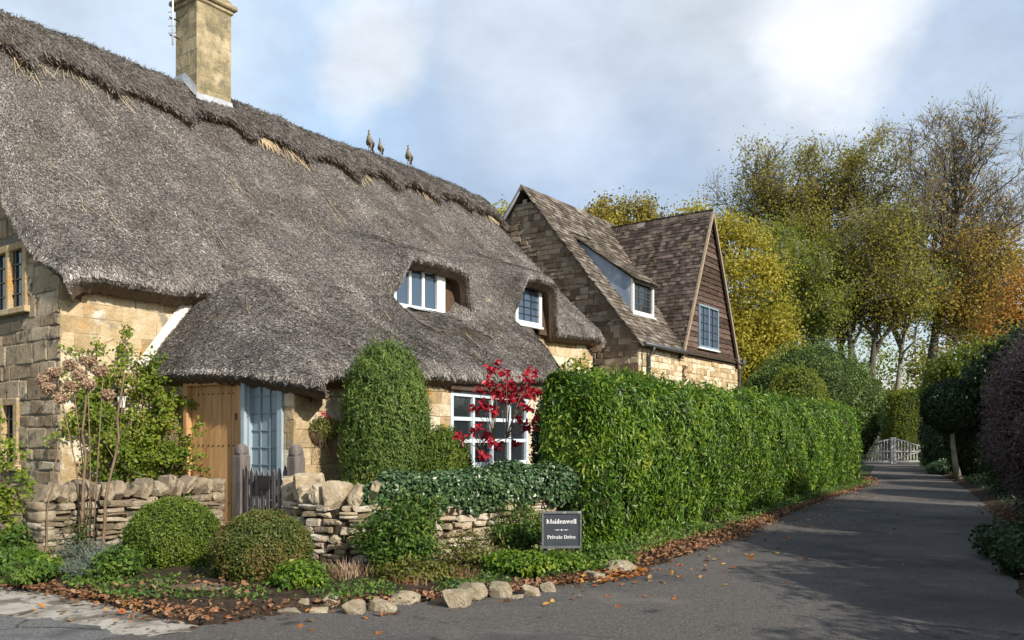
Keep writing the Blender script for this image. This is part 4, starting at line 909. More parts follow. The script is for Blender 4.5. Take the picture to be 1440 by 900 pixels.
def stem(x, y0, y1, bot=True, top=True, tl=False):
    o = [rc(x-st/2, y0, x+st/2, y1)]
    if bot: o.append(rc(x-st/2-.06, y0, x+st/2+.06, y0+sf))
    if top: o.append(rc(x-st/2-.06, y1-sf, x+(st/2 if tl else st/2+.06), y1))
    return o
xh = .5
GL = {
 'M': (stem(.12, 0, .72)+stem(.74, 0, .72)+[[(.06,.72),(.20,.72),(.47,.12),(.41,0)], [(.41,0),(.45,.10),(.74,.72),(.68,.72)]], .90),
 'a': (arc(.21, .33, .15, .17, .07, .06, 20, 170)+stem(.32, .0, .36, bot=True, top=False)+arc(.20, .15, .16, .16, .10, .05, 60, 360), .46),
 'i': (stem(.13, 0, xh, tl=True)+arc(.13, .66, .075, .075, .07, .07, 0, 360), .27),
 'd': (arc(.23, .25, .20, .26, .12, .06, 45, 315)+stem(.37, 0, .74, tl=True), .52),
 'e': (arc(.23, .25, .21, .26, .12, .06, 0, 320)+[rc(.08, .25, .43, .30)], .47),
 'n': (stem(.12, 0, xh, tl=True)+stem(.42, 0, .34, top=False)+arc(.29, .32, .195, .19, .13, .07, 0, 150), .56),
 'w': ([[(.02,.5),(.16,.5),(.27,.14),(.22,0)], [(.22,0),(.27,.06),(.40,.5),(.34,.5)], [(.32,.5),(.45,.5),(.56,.14),(.51,0)], [(.51,0),(.56,.06),(.70,.5),(.64,.5)], rc(-.02,.45,.20,.5), rc(.30,.45,.48,.5), rc(.58,.45,.74,.5)], .74),
 'l': (stem(.13, 0, .74, tl=True), .27),
 'P': (stem(.13, 0, .72, top=False)+arc(.26, .53, .25, .19, .13, .05, -90, 90)+[rc(.04,.67,.27,.72), rc(.13,.34,.27,.39)], .56),
 'r': (stem(.12, 0, xh, tl=True)+arc(.30, .32, .17, .19, .09, .08, 35, 150), .41),
 'v': ([[(.02,.5),(.17,.5),(.30,.12),(.24,0)], [(.24,0),(.28,.06),(.44,.5),(.38,.5)], rc(-.02,.45,.22,.5), rc(.32,.45,.50,.5)], .50),
 't': ([rc(.10,.10,.22,.66), rc(.02,.45,.33,.5)]+arc(.25, .12, .15, .13, .12, .05, 180, 320), .36),
 'D': (stem(.13, 0, .72, top=False)+arc(.27, .36, .36, .36, .14, .05, -90, 90)+[rc(.04,.67,.28,.72), rc(.07,0,.28,.05)], .70),
 ' ': ([], .26)}
def lettering(txt, zc_, width, name):
    tot = sum(GL[c][1] for c in txt); k = width/tot; x = -width/2; gg = G()
    for c in txt:
        for p in GL[c][0]: 
            q = [sc+SX*(x+px*k)+ZAX*(zc_+pz*k-.25*k)+SYn*.0125 for px, pz in p]; gg.prism(q, SYn*.002)
        x += GL[c][1]*k
    return gg.build(name, MT['lettering'], brd)
lettering('Maidenwell', .607, .355, 'lettering'); lettering('Private Drive', .425, .335, 'lettering')
gg = G(); c = sc+ZAX*.515+SYn*.0125
for s_ in (-1, 1): gg.prism([c+SX*.012*s_, c+SX*.05*s_+ZAX*.004, c+SX*.085*s_, c+SX*.05*s_-ZAX*.004], SYn*.002)
gg.prism([c+SX*.009*cos(a)+ZAX*.009*sin(a) for a in np.linspace(0, 2*pi, 9)[:-1]], SYn*.0025); gg.build('divider', MT['lettering'], brd)

# ------------------------------------------------------------------ wall lantern, bracket
lp = H(.86, .0, 2.28); lan = thing('wall_lantern', 'small black lantern with frosted glass on the yellow stone wall', 'lantern', tuple(lp))
gg = G(); gg.tube([lp+ZAX*.0, lp+VAX*.08+ZAX*.10, lp+VAX*.16+ZAX*.10, lp+VAX*.20+ZAX*.02], .012, 6); gg.box(lp+VAX*.012, (.04, .012, .08), RH, bev=.005); gg.build('bracket', MT['black'], lan)
def frust(gg, c, r0, r1, z0_, z1_, k=6, m=0, rot=0):
    a = np.linspace(0, 2*pi, k, endpoint=False)+rot; b0 = np.stack([np.cos(a)*r0, np.sin(a)*r0, 0*a+z0_], 1)+c; b1 = np.stack([np.cos(a)*r1, np.sin(a)*r1, 0*a+z1_], 1)+c
    n = k; gg.add(np.vstack([b0, b1]), [[i, (i+1) % n, n+(i+1) % n, n+i] for i in range(n)], m); gg.add(b1, [list(range(n))], m); gg.add(b0, [list(range(n))[::-1]], m)
lc = lp+VAX*.20
gg = G(); frust(gg, lc, .115, .05, .0, .05); frust(gg, lc, .045, .01, .05, .09); gg.build('cap', MT['black'], lan); gg = G(); frust(gg, lc, .06, .06, -.22, -.205); gg.build('base_plate', MT['black'], lan)
MT['frost'] = mat('frosted_glass', [(.62,.62,.56),(.72,.72,.66)], bump=0, rough=.35)
gg = G(); frust(gg, lc, .05, .078, -.20, .0); gg.build('lantern_glass', MT['frost'], lan)
gg = G()
for k in range(6):
    a = k*pi/3; d = np.array([cos(a), sin(a), 0]); gg.tube([lc+d*.054-ZAX*.205, lc+d*.082], .005, 4)
gg.build('lantern_frame', MT['black'], lan)
bs = (ft(436)+ft(456))/2-.35
bp = e1+FX*ft(436)+ZAX*2.28; br = thing('hanging_bracket', 'black wrought iron bracket on the wall right of the door', 'bracket', tuple(bp))
gg = G(); gg.box(bp+FY*.01, (.014, .01, .15), [FX, FY, ZAX]); gg.tube([bp+ZAX*.13, bp+FX*.05+FY*.34+ZAX*.01], .009, 6); gg.tube([bp-ZAX*.05, bp+FX*.03+FY*.2-ZAX*.0, bp+FX*.05+FY*.34+ZAX*.01], .009, 6)
th_ = np.linspace(0, 5, 14); cc = bp+FX*.055+FY*.36-ZAX*.03; gg.tube([cc+(FY*np.cos(t)+ZAX*np.sin(t))*.035*(1-t*.1) for t in th_], .008, 5); gg.build('ironwork', MT['black'], br)

# ------------------------------------------------------------------ bird figures on the ridge
MT['bird'] = mat('grey_bird', [(.10,.09,.07),(.22,.19,.15),(.32,.29,.22)], scale=14, bump=.8, bscale=40, spec=.15)
MT['birdd'] = mat('dark_bird', [(.03,.028,.025),(.07,.06,.05)], scale=14, bump=.5)
def bird(loc, label, face=-1, h=.56, lean=0, white=True):
    """upright long-necked bird figure facing down the ridge to the left"""
    k = h/.56; X_ = -UAX*.9+VAX*.43; X_ = unit(X_)*face*-1; c = np.array(loc)
    q = lambda x, z: c+(X_*x+ZAX*z)*k
    pts = [(-.25, .10), (-.19, .135), (-.10, .18), (-.02, .235), (.035, .295), (.055, .36), (.05, .43), (.052, .49), (.075, .515), (.11, .505)]
    rad = [.012, .035, .075, .092, .078, .048, .028, .022, .026, .012]
    P_ = np.array([q(*p) for p in pts]); 
    gg = G(); 
    from_ = np.linspace(0, len(pts)-1, 30); PP = np.stack([np.interp(from_, range(len(pts)), P_[:, i]) for i in range(3)], 1); rr_ = np.interp(from_, range(len(pts)), rad)*k
    for _ in range(2): PP[1:-1] = (PP[:-2]+2*PP[1:-1]+PP[2:])/4; rr_[1:-1] = (rr_[:-2]+2*rr_[1:-1]+rr_[2:])/4
    gg.tube(PP, rr_, 10)
    root = thing('bird_figure', label, 'bird figure', tuple(c), 'bird figures on the thatched ridge')
    for s_ in (-1, 1): o_ = np.cross(X_, ZAX)*.03*s_*k; gg.tube([q(-.02, .18)+o_, q(-.015, .08)+o_, q(.0, -.04)+o_], [.022*k, .014*k, .010*k], 6)
    gg.build('body', MT['bird'], root)
    gg = G(); gg.tube([q(.105, .508), q(.135, .500), q(.155, .49)], [.010*k, .008*k, .002], 5); gg.build('beak', MT['white'] if white else MT['birdd'], root)
    gg = G(); gg.tube([q(-.13, .13), q(-.22, .085), q(-.29, .07)], [.03*k, .03*k, .008*k], 6); gg.build('tail', MT['birdd'], root)
    gg = G(); s_ = np.cross(X_, ZAX)
    for sd_ in (-1, 1): gg.tube([q(.02, .26)+s_*sd_*.07*k, q(-.06, .21)+s_*sd_*.082*k, q(-.17, .13)+s_*sd_*.045*k], [.03*k, .045*k, .008*k], 6); 
    gg.build('wings', MT['bird'], root)
for uu, h_, lb, wt_ in ((10.26, .60, 'tallest grey bird figure with white beak, upper left on the thatch ridge', True), (10.68, .46, 'smallest grey bird figure, standing just right of the white-beaked one', False), (11.85, .58, 'grey bird figure standing apart at the right on the thatch ridge', True)):
    zt_ = float(ZR(uu))+.27; bird(H(uu, VR, zt_-.02), lb, h=h_, white=wt_)

# ------------------------------------------------------------------ far white field gate
MT['asphalt2'] = MT['asphalt']
fg0 = np.array([21.35, 49.9, 0]); fg1 = np.array([25.0, 49.6, 0]); fgm = (fg0+fg1)/2
fg = thing('driveway_gate', 'white five-barred double gate closing the far end of the drive', 'gate', tuple(fgm))
for li, (a, b, hi) in enumerate(((fg0, fgm-[.09,0,0], 1), (fgm+[.09,0,0], fg1, 0))):
    ux = unit(b-a); uy = np.array([ux[1], -ux[0], 0]); R = [ux, uy, ZAX]; L = np.linalg.norm(b-a); leaf = G()
    topz = lambda s: 1.05+.42*sstep((s/L) if hi else 1-s/L)
    for s in np.linspace(.06, L-.06, 10): leaf.box(a+ux*s+ZAX*(.12+topz(s))/2, (.032, .02, (topz(s)-.12)/2), R)
    for zz in (.15, .75): leaf.box((a+b)/2+ZAX*zz+uy*.03, (L/2, .02, .045), R)
    T_ = [a+ux*s+ZAX*topz(s)+uy*.0 for s in np.linspace(0, L, 9)]; leaf.tube(T_, .045, 4)
    arc_ = [a+ux*(s if not hi else L-s)+uy*.03+ZAX*(.2+.5*sin(min(1, s/L)*pi/2)) for s in np.linspace(0, L, 8)][::1]; leaf.tube(arc_, .035, 4)
    leaf.build('gate_leaf', MT['cream'], fg)
for q in (fgm+[-.09,-.05,0], fgm+[.09,-.05,0]):
    gg = G(); gg.box(q+ZAX*.8, (.075, .06, .8), bev=.01); gg.build('stile', MT['cream'], fg)
gg = G(); gg.box(fg1+[.25, 0, .65], (.12, .12, .65), bev=.02); gg.box(fg1+[.25, 0, 1.33], (.14, .14, .03), bev=.01); tag(gg.build('gate_post', MT['cream'], loc=tuple(fg1+[.25,0,0])), 'square pale post at the right end of the far white gate', 'gate post')
gg = G(); gg.box(fg0+[-.2, 0, .65], (.12, .12, .65), bev=.02); gg.box(fg0+[-.2, 0, 1.33], (.14, .14, .03), bev=.01); tag(gg.build('gate_post', MT['cream'], loc=tuple(fg0+[-.2,0,0])), 'square pale post at the left end of the far white gate, by the hedge end', 'gate post')

# ------------------------------------------------------------------ edging stones
MT['rock'] = mat('pale_edging_rock', [(.24,.19,.12),(.36,.30,.21),(.48,.43,.34)], scale=7, bump=.8, bscale=22, bdist=.04, spots=[((.2,.17,.1),6,.58,.08),((.62,.6,.55),10,.62,.06)], spec=.12)
MT['slab'] = mat('dark_edging_slab', [(.10,.085,.065),(.17,.145,.11),(.24,.21,.17)], scale=6, bump=.8, bscale=22, bdist=.04, spec=.12)
rg = np.random.default_rng(77)
#        px, py(bottom), width px, height px
ROCKS = [(403,866,32,10,'low flat pale stone at the left end of the edging row'),(425,858,20,17,'small blocky stone behind the leftmost flat one in the edging row'),(446,864,26,10,'flat thin pale stone below the upright tan edging rock'),(464,856,22,24,'upright tan rock, narrowest of the left edging stones'),(482,850,14,13,'little grey stone tucked right of the upright tan rock'),(498,866,34,24,'rounded pale grey rock left of the middle of the edging row'),(538,862,36,18,'flattish pale rock between the two large middle edging rocks'),(568,852,42,22,'wide flat-topped tan rock at the middle of the edging row'),(641,856,44,30,'large wedge-shaped rock, the biggest of the edging stones'),(664,846,44,28,'broad pale rock just behind and right of the wedge-shaped one'),(706,842,34,26,'angular pale rock under the bright green ground plant'),(728,844,22,8,'small flat stone lying low before the angular pale rock'),(748,840,26,18,'squat pale rock below the sign left of its posts'),(771,834,20,20,'small tan rock at the right end of the edging row near the sign'),(622,842,14,12,'small brown stone between the wide tan rock and the wedge-shaped rock')]
for px, py, wp, hp, lb in ROCKS:
    x, y = P2(px, py); w = wp*y/1150*1.0; h = hp*y/1150*.82; gg = G(); a = rg.uniform(-.3, .3)
    rock(gg, np.array([x, y+w*.3, h*.42]), (w*.52, w*.36, h*.60), [np.array([cos(a), sin(a), rg.normal(0, .1)]), np.array([-sin(a), cos(a), 0]), unit(np.array([rg.normal(0, .12), 0, 1]))], rg, k=7, sph=.2, amp=.12, cuts=12)
    tag(gg.build('edging_rock', MT['rock']), lb, 'rock', 'pale rocks edging the front bed')
for px, py, wp, hp, lb in [(265,848,92,24,'long dark stone slab between the two clipped box balls'),(203,838,40,18,'dark block of stone below the left box ball'),(100,818,70,14,'low dark slab edging the bed at the far left'),(872,810,46,20,'grey stone slab at the foot of the laurel hedge corner'),(838,820,20,14,'small brown rock left of the slab under the laurel hedge')]:
    x, y = P2(px, py); w = wp*y/1150; h = hp*y/1150; gg = G(); a = {265: -.12, 203: -.3, 100: -.55}.get(px, .45)
    rock(gg, np.array([x, y+.15, h*.40]), (w*.5, .17, h*.58), [np.array([cos(a), sin(a), 0]), np.array([-sin(a), cos(a), 0]), ZAX], rg, k=7, sph=.12, amp=.08, cuts=7); tag(gg.build('stone_slab', MT['slab'] if px < 800 else MT['rock']), lb, 'stone', 'edging slabs of the beds')
# ------------------------------------------------------------------ foliage tools
def leaves(gg, P, N, L, W_, rg, nr=.6, droop=.0, up=0., fold=.25, m=0, rich=False, axis=None, lvar=.35):
    P = np.asarray(P, float); n = len(P)
    if n == 0: return
    N = unit(unit(N) + rg.normal(0, nr, (n, 3)))
    a = rg.normal(0, 1, (n, 3)) if axis is None else np.broadcast_to(axis, (n, 3)) + rg.normal(0, .35, (n, 3))
    a = a + np.array([0, 0, up-droop]); a = a - N*np.sum(a*N, 1, keepdims=True); a = unit(a); b = np.cross(N, a)
    l = L*(1+lvar*rg.uniform(-1, 1, (n, 1))); w = W_*(l/L)
    if rich:
        V = np.stack([P, P+a*l*.28+b*w*.85+N*fold*w, P+a*l*.65+b*w*.8+N*fold*w-N*l*.04, P+a*l-N*l*.12, P+a*l*.65-b*w*.8+N*fold*w-N*l*.04, P+a*l*.28-b*w*.85+N*fold*w], 1)
        base = (np.arange(n)*6)[:, None]; gg.add(V.reshape(-1, 3), np.concatenate([base+[[0,1,2,3]], base+[[0,3,4,5]]]), m)
    else:
        V = np.stack([P, P+a*l*.45+b*w+N*fold*w, P+a*l, P+a*l*.45-b*w+N*fold*w], 1); gg.add(V.reshape(-1, 3), np.arange(4*n).reshape(-1, 4), m)
def ell_points(c, r, n, rg, depth=.12, lump=.06, lk=5., zmin=.02, pw=2., bottom=-1.):
    d = unit(rg.normal(0, 1, (int(n*1.35), 3))); d = d[d[:, 2] > bottom][:n]
    if pw != 2.: d = d/(np.abs(d)**pw).sum(1, keepdims=True)**(1/pw)
    k = 1+lump*sn(d[:, 0:1]*lk, d[:, 1:2]*lk, d[:, 2:3]*lk)-depth*rg.random((len(d), 1))**1.6
    P = np.asarray(c)+d*k*np.asarray(r); N = unit(d/np.asarray(r)); ok = P[:, 2] > zmin; return P[ok], N[ok]
def ell_core(gg, c, r, f=.86, m=1, k=20, lump=.06, lk=5., pw=2., zmin=.0):
    a = np.linspace(0, 2*pi, k+1); b = np.linspace(-pi/2, pi/2, k//2+1); A_, B_ = np.meshgrid(a, b, indexing='ij')
    d = np.stack([np.cos(A_)*np.cos(B_), np.sin(A_)*np.cos(B_), np.sin(B_)], -1)
    if pw != 2.: d = d/(np.abs(d)**pw).sum(-1, keepdims=True)**(1/pw)
    P = np.asarray(c)+d*(f+lump*sn(d[..., 0:1]*lk, d[..., 1:2]*lk, d[..., 2:3]*lk))*np.asarray(r); P[..., 2] = np.maximum(P[..., 2], zmin); gg.grid(P, m=m, flip=True)
def clipped(name, label, cat, c, r, n, L, W_, lm, seed, core='dkgreen', group=None, **k):
    rg = np.random.default_rng(seed); gg = G(); kk = {q: k[q] for q in ('depth','lump','lk','zmin','pw','bottom') if q in k}; lk_ = {q: k[q] for q in ('nr','droop','up','rich','axis','fold') if q in k}
    P, N = ell_points(c, r, n, rg, **kk); leaves(gg, P, N, L, W_, rg, **lk_)
    P2_, N2_ = ell_points(c, np.array(r)*1.05, n//22, rg, **dict(kk, depth=.06, lump=.10)); leaves(gg, P2_, N2_, L*1.3, W_, rg, nr=.5, up=1.)
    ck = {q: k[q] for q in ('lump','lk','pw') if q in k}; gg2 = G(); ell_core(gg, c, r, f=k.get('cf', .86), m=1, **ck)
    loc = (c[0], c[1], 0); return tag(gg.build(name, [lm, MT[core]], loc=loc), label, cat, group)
LM = {}
LM['box'] = leafmat('box_leaves', [(.035,.065,.008),(.075,.125,.012),(.14,.20,.022),(.20,.25,.04)], .25, 2.5)
LM['boxb'] = leafmat('bronzed_box_leaves', [(.03,.055,.010),(.07,.10,.016),(.12,.15,.028),(.20,.13,.045),(.22,.08,.03)], .25, 2.2, .62)
LM['laurel'] = leafmat('laurel_leaves', [(.08,.065,.025),(.035,.085,.012),(.07,.155,.015),(.12,.225,.02),(.20,.30,.028),(.34,.37,.05)], .32, 1.1, .42, rough=.42, spec=.35)
LM['conif'] = leafmat('conifer_sprays', [(.045,.085,.018),(.085,.145,.028),(.14,.205,.04),(.20,.26,.055)], .25, 2.5)
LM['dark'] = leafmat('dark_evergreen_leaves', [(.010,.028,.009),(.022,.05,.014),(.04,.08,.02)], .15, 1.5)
LM['ivy'] = leafmat('ivy_leaves', [(.02,.055,.018),(.04,.09,.03),(.075,.135,.05),(.15,.21,.09)], .15, 3, .3, rough=.35, spec=.5)
LM['rose'] = leafmat('rose_leaves', [(.05,.10,.012),(.11,.18,.016),(.21,.27,.025),(.40,.40,.05)], .4, 1.5)
LM['bright'] = leafmat('bright_green_leaves', [(.04,.09,.012),(.09,.18,.018),(.18,.28,.03),(.36,.38,.05)], .4, 3)
LM['fern'] = leafmat('green_fern_leaves', [(.03,.07,.012),(.06,.13,.02),(.12,.20,.03),(.22,.27,.05)], .35, 2)
LM['grey'] = leafmat('grey_lavender_leaves', [(.08,.11,.08),(.14,.18,.14),(.24,.28,.24)], .2, 4)
LM['olive'] = leafmat('olive_shrub_leaves', [(.05,.06,.012),(.10,.12,.02),(.18,.18,.035),(.25,.20,.06)], .3, 3)
LM['red'] = leafmat('crimson_leaves', [(.18,.006,.012),(.38,.010,.025),(.58,.03,.05)], .35, 4)
LM['purple'] = leafmat('purple_leaves', [(.045,.028,.035),(.085,.05,.062),(.14,.085,.095),(.16,.12,.07)], .2, 1.4)
LM['autumn'] = leafmat('fallen_leaf', [(.10,.03,.01),(.26,.075,.02),(.40,.14,.03),(.5,.28,.06),(.3,.2,.1)], .2, 2, .3, rough=.7)
LM['litter'] = leafmat('brown_leaf_litter', [(.10,.05,.03),(.20,.10,.05),(.32,.15,.07),(.26,.19,.12)], .1, 2, .3, rough=.8)
LM['yellow'] = leafmat('yellow_autumn_leaves', [(.17,.17,.02),(.30,.28,.03),(.46,.40,.05),(.56,.46,.08)], .5, .5)
LM['ytop'] = leafmat('golden_tree_leaves', [(.10,.09,.02),(.22,.19,.03),(.36,.29,.045),(.46,.36,.08)], .4, .5)
LM['oliveT'] = leafmat('olive_tree_leaves', [(.13,.135,.025),(.24,.235,.035),(.36,.32,.05),(.48,.39,.07)], .55, .25, .6)
LM['greenT'] = leafmat('green_tree_leaves', [(.085,.13,.022),(.16,.21,.03),(.26,.30,.04),(.38,.37,.055)], .55, .3, .5)
LM['gold'] = leafmat('gold_brown_leaves', [(.20,.15,.03),(.34,.25,.04),(.48,.35,.06),(.46,.22,.04)], .5, .3, .5)
LM['orange'] = leafmat('orange_maple_leaves', [(.22,.22,.04),(.42,.26,.045),(.52,.26,.05),(.50,.15,.04)], .4, .6, .5)
LM['brown'] = leafmat('dry_flower_heads', [(.18,.11,.06),(.34,.22,.14),(.48,.36,.25)], .1, 4)

# ------------------------------------------------------------------ clipped box balls and garden shrubs
clipped('box_ball', 'bright green clipped box ball, left of the pair by the kerb', 'topiary', (-3.95, 9.55, .42), (.52,.52,.47), 26000, .026, .0085, LM['box'], 1, lump=.05, depth=.11, nr=.85, rich=False, group='box balls before the garden gate', cf=.92)
clipped('box_ball', 'bronze tinged clipped box ball, right of the pair below the gate', 'topiary', (-2.66, 8.72, .37), (.52,.5,.45), 26000, .024, .0085, LM['boxb'], 2, lump=.055, depth=.12, nr=.9, group='box balls before the garden gate', cf=.92)
# conifer: upright rounded egg of narrow sprays
clipped('conifer', 'tall egg-shaped green conifer in front of the cottage wall', 'conifer', (-1.93, 12.55, 1.50), (.66,.60,1.50), 60000, .055, .0095, LM['conif'], 3, lump=.07, lk=7, depth=.20, nr=.55, up=1.6, pw=2.4, cf=.84)
clipped('conifer', 'smaller rounded green cone tucked beside the tall egg-shaped conifer', 'conifer', (-1.06, 12.5, .75), (.50,.5,1.0), 22000, .05, .008, LM['box'], 4, lump=.04, depth=.12, nr=.6, up=.8, cf=.86)
clipped('round_bush', 'dark glossy rounded bush between the red shrub and the hedge', 'bush', (.98, 12.9, 1.45), (.66,.6,1.15), 20000, .05, .016, LM['dark'], 5, lump=.05, depth=.14, nr=.6, cf=.86)
# ------------------------------------------------------------------ laurel hedge
hp0 = np.array([1.22, 10.8]); hp1 = np.array([11.5, 27.0]); hd = unit(hp1-hp0); hn = np.array([hd[1], -hd[0]]); HL = np.linalg.norm(hp1-hp0)
SEC = np.array([(-.10,.06),(-.02,.45),(.06,.9),(.08,1.5),(.03,2.05),(-.10,2.34),(-.35,2.45),(-.6,2.47),(-.80,2.42),(-.92,2.1),(-.94,.3)])
sl = np.concatenate([[0], np.cumsum(np.linalg.norm(np.diff(SEC, axis=0), axis=1))])
def hsurf(s, q, shrink=0.):
    w = np.interp(q*sl[-1], sl, SEC[:, 0]); z = np.interp(q*sl[-1], sl, SEC[:, 1])
    w2 = np.interp(q*sl[-1]+.02, sl, SEC[:, 0]); z2_ = np.interp(q*sl[-1]+.02, sl, SEC[:, 1]); w1 = np.interp(q*sl[-1]-.02, sl, SEC[:, 0]); z1 = np.interp(q*sl[-1]-.02, sl, SEC[:, 1])
    tw, tz = w2-w1, z2_-z1; nl = np.maximum(np.hypot(tw, tz), 1e-6); nw, nz = tz/nl, -tw/nl
    endf = np.clip((.45-s)/.45, 0, 1)**2*.3 + np.clip((s-HL+.5)/.5, 0, 1)**2*.35
    lump = .075*sn(s, z*1.2, w, 1.3)+.03*sn(s, z, w, 4.) - shrink - endf*(w > -.6) 
    wz = w+nw*lump; zz = z*(1+.06*s/HL)+nz*lump + .03*sn(s, 0, 0, .5)*(z/2.4)
    P = np.stack([hp0[0]+hd[0]*s+hn[0]*wz, hp0[1]+hd[1]*s+hn[1]*wz, zz], -1); N = np.stack([hn[0]*nw, hn[1]*nw, nz], -1); return P, N
rg = np.random.default_rng(11); gg = G()
n_ = 90000; s = HL*rg.random(n_)**1.5; q = rg.random(n_)*.72; P, N = hsurf(s, q); P = P-N*(.20*rg.random((n_, 1))**1.4+.05*np.clip(sn(P[:, :1], P[:, 1:2], P[:, 2:], 3.7), 0, 1))
big = s < 9; leaves(gg, P[big], N[big], .088, .0165, rg, nr=.42, droop=.9, rich=True); leaves(gg, P[~big], N[~big], .10, .020, rg, nr=.45, droop=.9)
# near end of the hedge
n_ = 12000; w = -rg.random(n_)*.95; z = .1+rg.random(n_)*2.33; z = np.minimum(z, 2.42); P = np.stack([hp0[0]+hn[0]*w, hp0[1]+hn[1]*w, z], -1); off = .07*sn(w, z, 0, 2.)+.12*np.clip(-w-.6, 0, 1)-.0; edge = np.clip((z-2.1)/.35, 0, 1)**2*.2+np.clip((w+.35)/.35, 0, 1)**2*.22+np.clip((.6-z)/.5, 0, 1)*.12
P[:, :2] += hd*(edge+off-.02+.12*rg.random(n_)**1.5)[:, None]; N = np.tile([-hd[0], -hd[1], .1], (n_, 1)); leaves(gg, P, N, .09, .017, rg, nr=.42, droop=.9, rich=True)
# far end
n_ = 2500; w = -rg.random(n_)*.95; z = .1+rg.random(n_)*2.4; P = np.stack([hp1[0]+hn[0]*w, hp1[1]+hn[1]*w, z], -1); leaves(gg, P, np.tile([*hd, .1], (n_, 1)), .12, .025, rg)
# shoots standing proud of the top
n_ = 2600; s = rg.random(n_)*HL; q = rg.uniform(.44, .66, n_); P, N = hsurf(s, q); P = P+np.array([0,0,1.])*rg.uniform(0, .10, (n_, 1)); leaves(gg, P, N, .10, .019, rg, nr=.8, up=1.5, rich=True)
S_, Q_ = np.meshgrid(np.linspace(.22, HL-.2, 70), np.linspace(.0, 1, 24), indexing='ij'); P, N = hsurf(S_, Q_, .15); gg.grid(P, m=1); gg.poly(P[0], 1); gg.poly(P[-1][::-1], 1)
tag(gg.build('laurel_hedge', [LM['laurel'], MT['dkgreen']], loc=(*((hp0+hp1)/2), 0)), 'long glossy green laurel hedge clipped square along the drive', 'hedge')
# ------------------------------------------------------------------ ivy over the right wall
rg = np.random.default_rng(13); P = np.array(wr_path); d_ = np.linalg.norm(np.diff(P, axis=0), axis=1); cum = np.concatenate([[0], np.cumsum(d_)])
path2 = np.array([(-1.72,9.45),(-1.3,9.62),(-.85,9.98),(-.25,10.5),(.45,11.1),(.85,11.3)]); d2 = np.linalg.norm(np.diff(path2, axis=0), axis=1); c2 = np.concatenate([[0], np.cumsum(d2)])
n_ = 16000; s = rg.random(n_)*c2[-1]; cx_ = np.interp(s, c2, path2[:, 0]); cy_ = np.interp(s, c2, path2[:, 1]); tx = np.interp(s+.05, c2, path2[:, 0])-np.interp(s-.05, c2, path2[:, 0]); ty = np.interp(s+.05, c2, path2[:, 1])-np.interp(s-.05, c2, path2[:, 1]); tl = np.hypot(tx, ty)+1e-6; nx2, ny2 = ty/tl, -tx/tl
th = rg.uniform(-.35, 1.15, n_)*pi/1.0; R1 = (.29+.05*sn(s, th, 0, 2.2)+.03*sn(s, th, 2, 6))*np.clip((s+.12)/.5, .3, 1); R2 = (.19+.06*sn(s, 3, 1, 2.4)+.08*np.clip(s/c2[-1], 0, 1))*np.clip((s+.15)/.5, .35, 1)
zc_ = .93+.06*np.clip(s/c2[-1], 0, 1)
PX = cx_+nx2*np.cos(th)*R1; PY = cy_+ny2*np.cos(th)*R1; PZ = zc_+np.sin(th)*R2
PZ = np.where(np.sin(th) < 0, zc_-(rg.random(n_)*(.20+.10*sn(s, 0, 0, 3.1))), PZ)
N = np.stack([nx2*np.cos(th), ny2*np.cos(th), np.sin(th)+.2], -1); gg = G()
leaves(gg, np.stack([PX, PY, PZ], -1)+rg.normal(0, .02, (n_, 3)), N, .048, .021, rg, nr=.5, droop=.8, rich=True)
S_, T_ = np.meshgrid(np.linspace(.05, c2[-1]-.05, 40), np.linspace(-.1, pi, 10), indexing='ij'); X_ = np.interp(S_, c2, path2[:, 0]); Y_ = np.interp(S_, c2, path2[:, 1]); tx = np.interp(S_+.05, c2, path2[:, 0])-np.interp(S_-.05, c2, path2[:, 0]); ty = np.interp(S_+.05, c2, path2[:, 1])-np.interp(S_-.05, c2, path2[:, 1]); tl = np.hypot(tx, ty)+1e-6
gg.grid(np.stack([X_+ty/tl*np.cos(T_)*.20, Y_-tx/tl*np.cos(T_)*.20, .92+np.sin(T_)*.12], -1), m=1, flip=True)
tag(gg.build('ivy', [LM['ivy'], MT['dkgreen']], loc=(-.5, 10.3, .8)), 'dense dark green ivy spilling over the top of the sunlit wall', 'ivy')

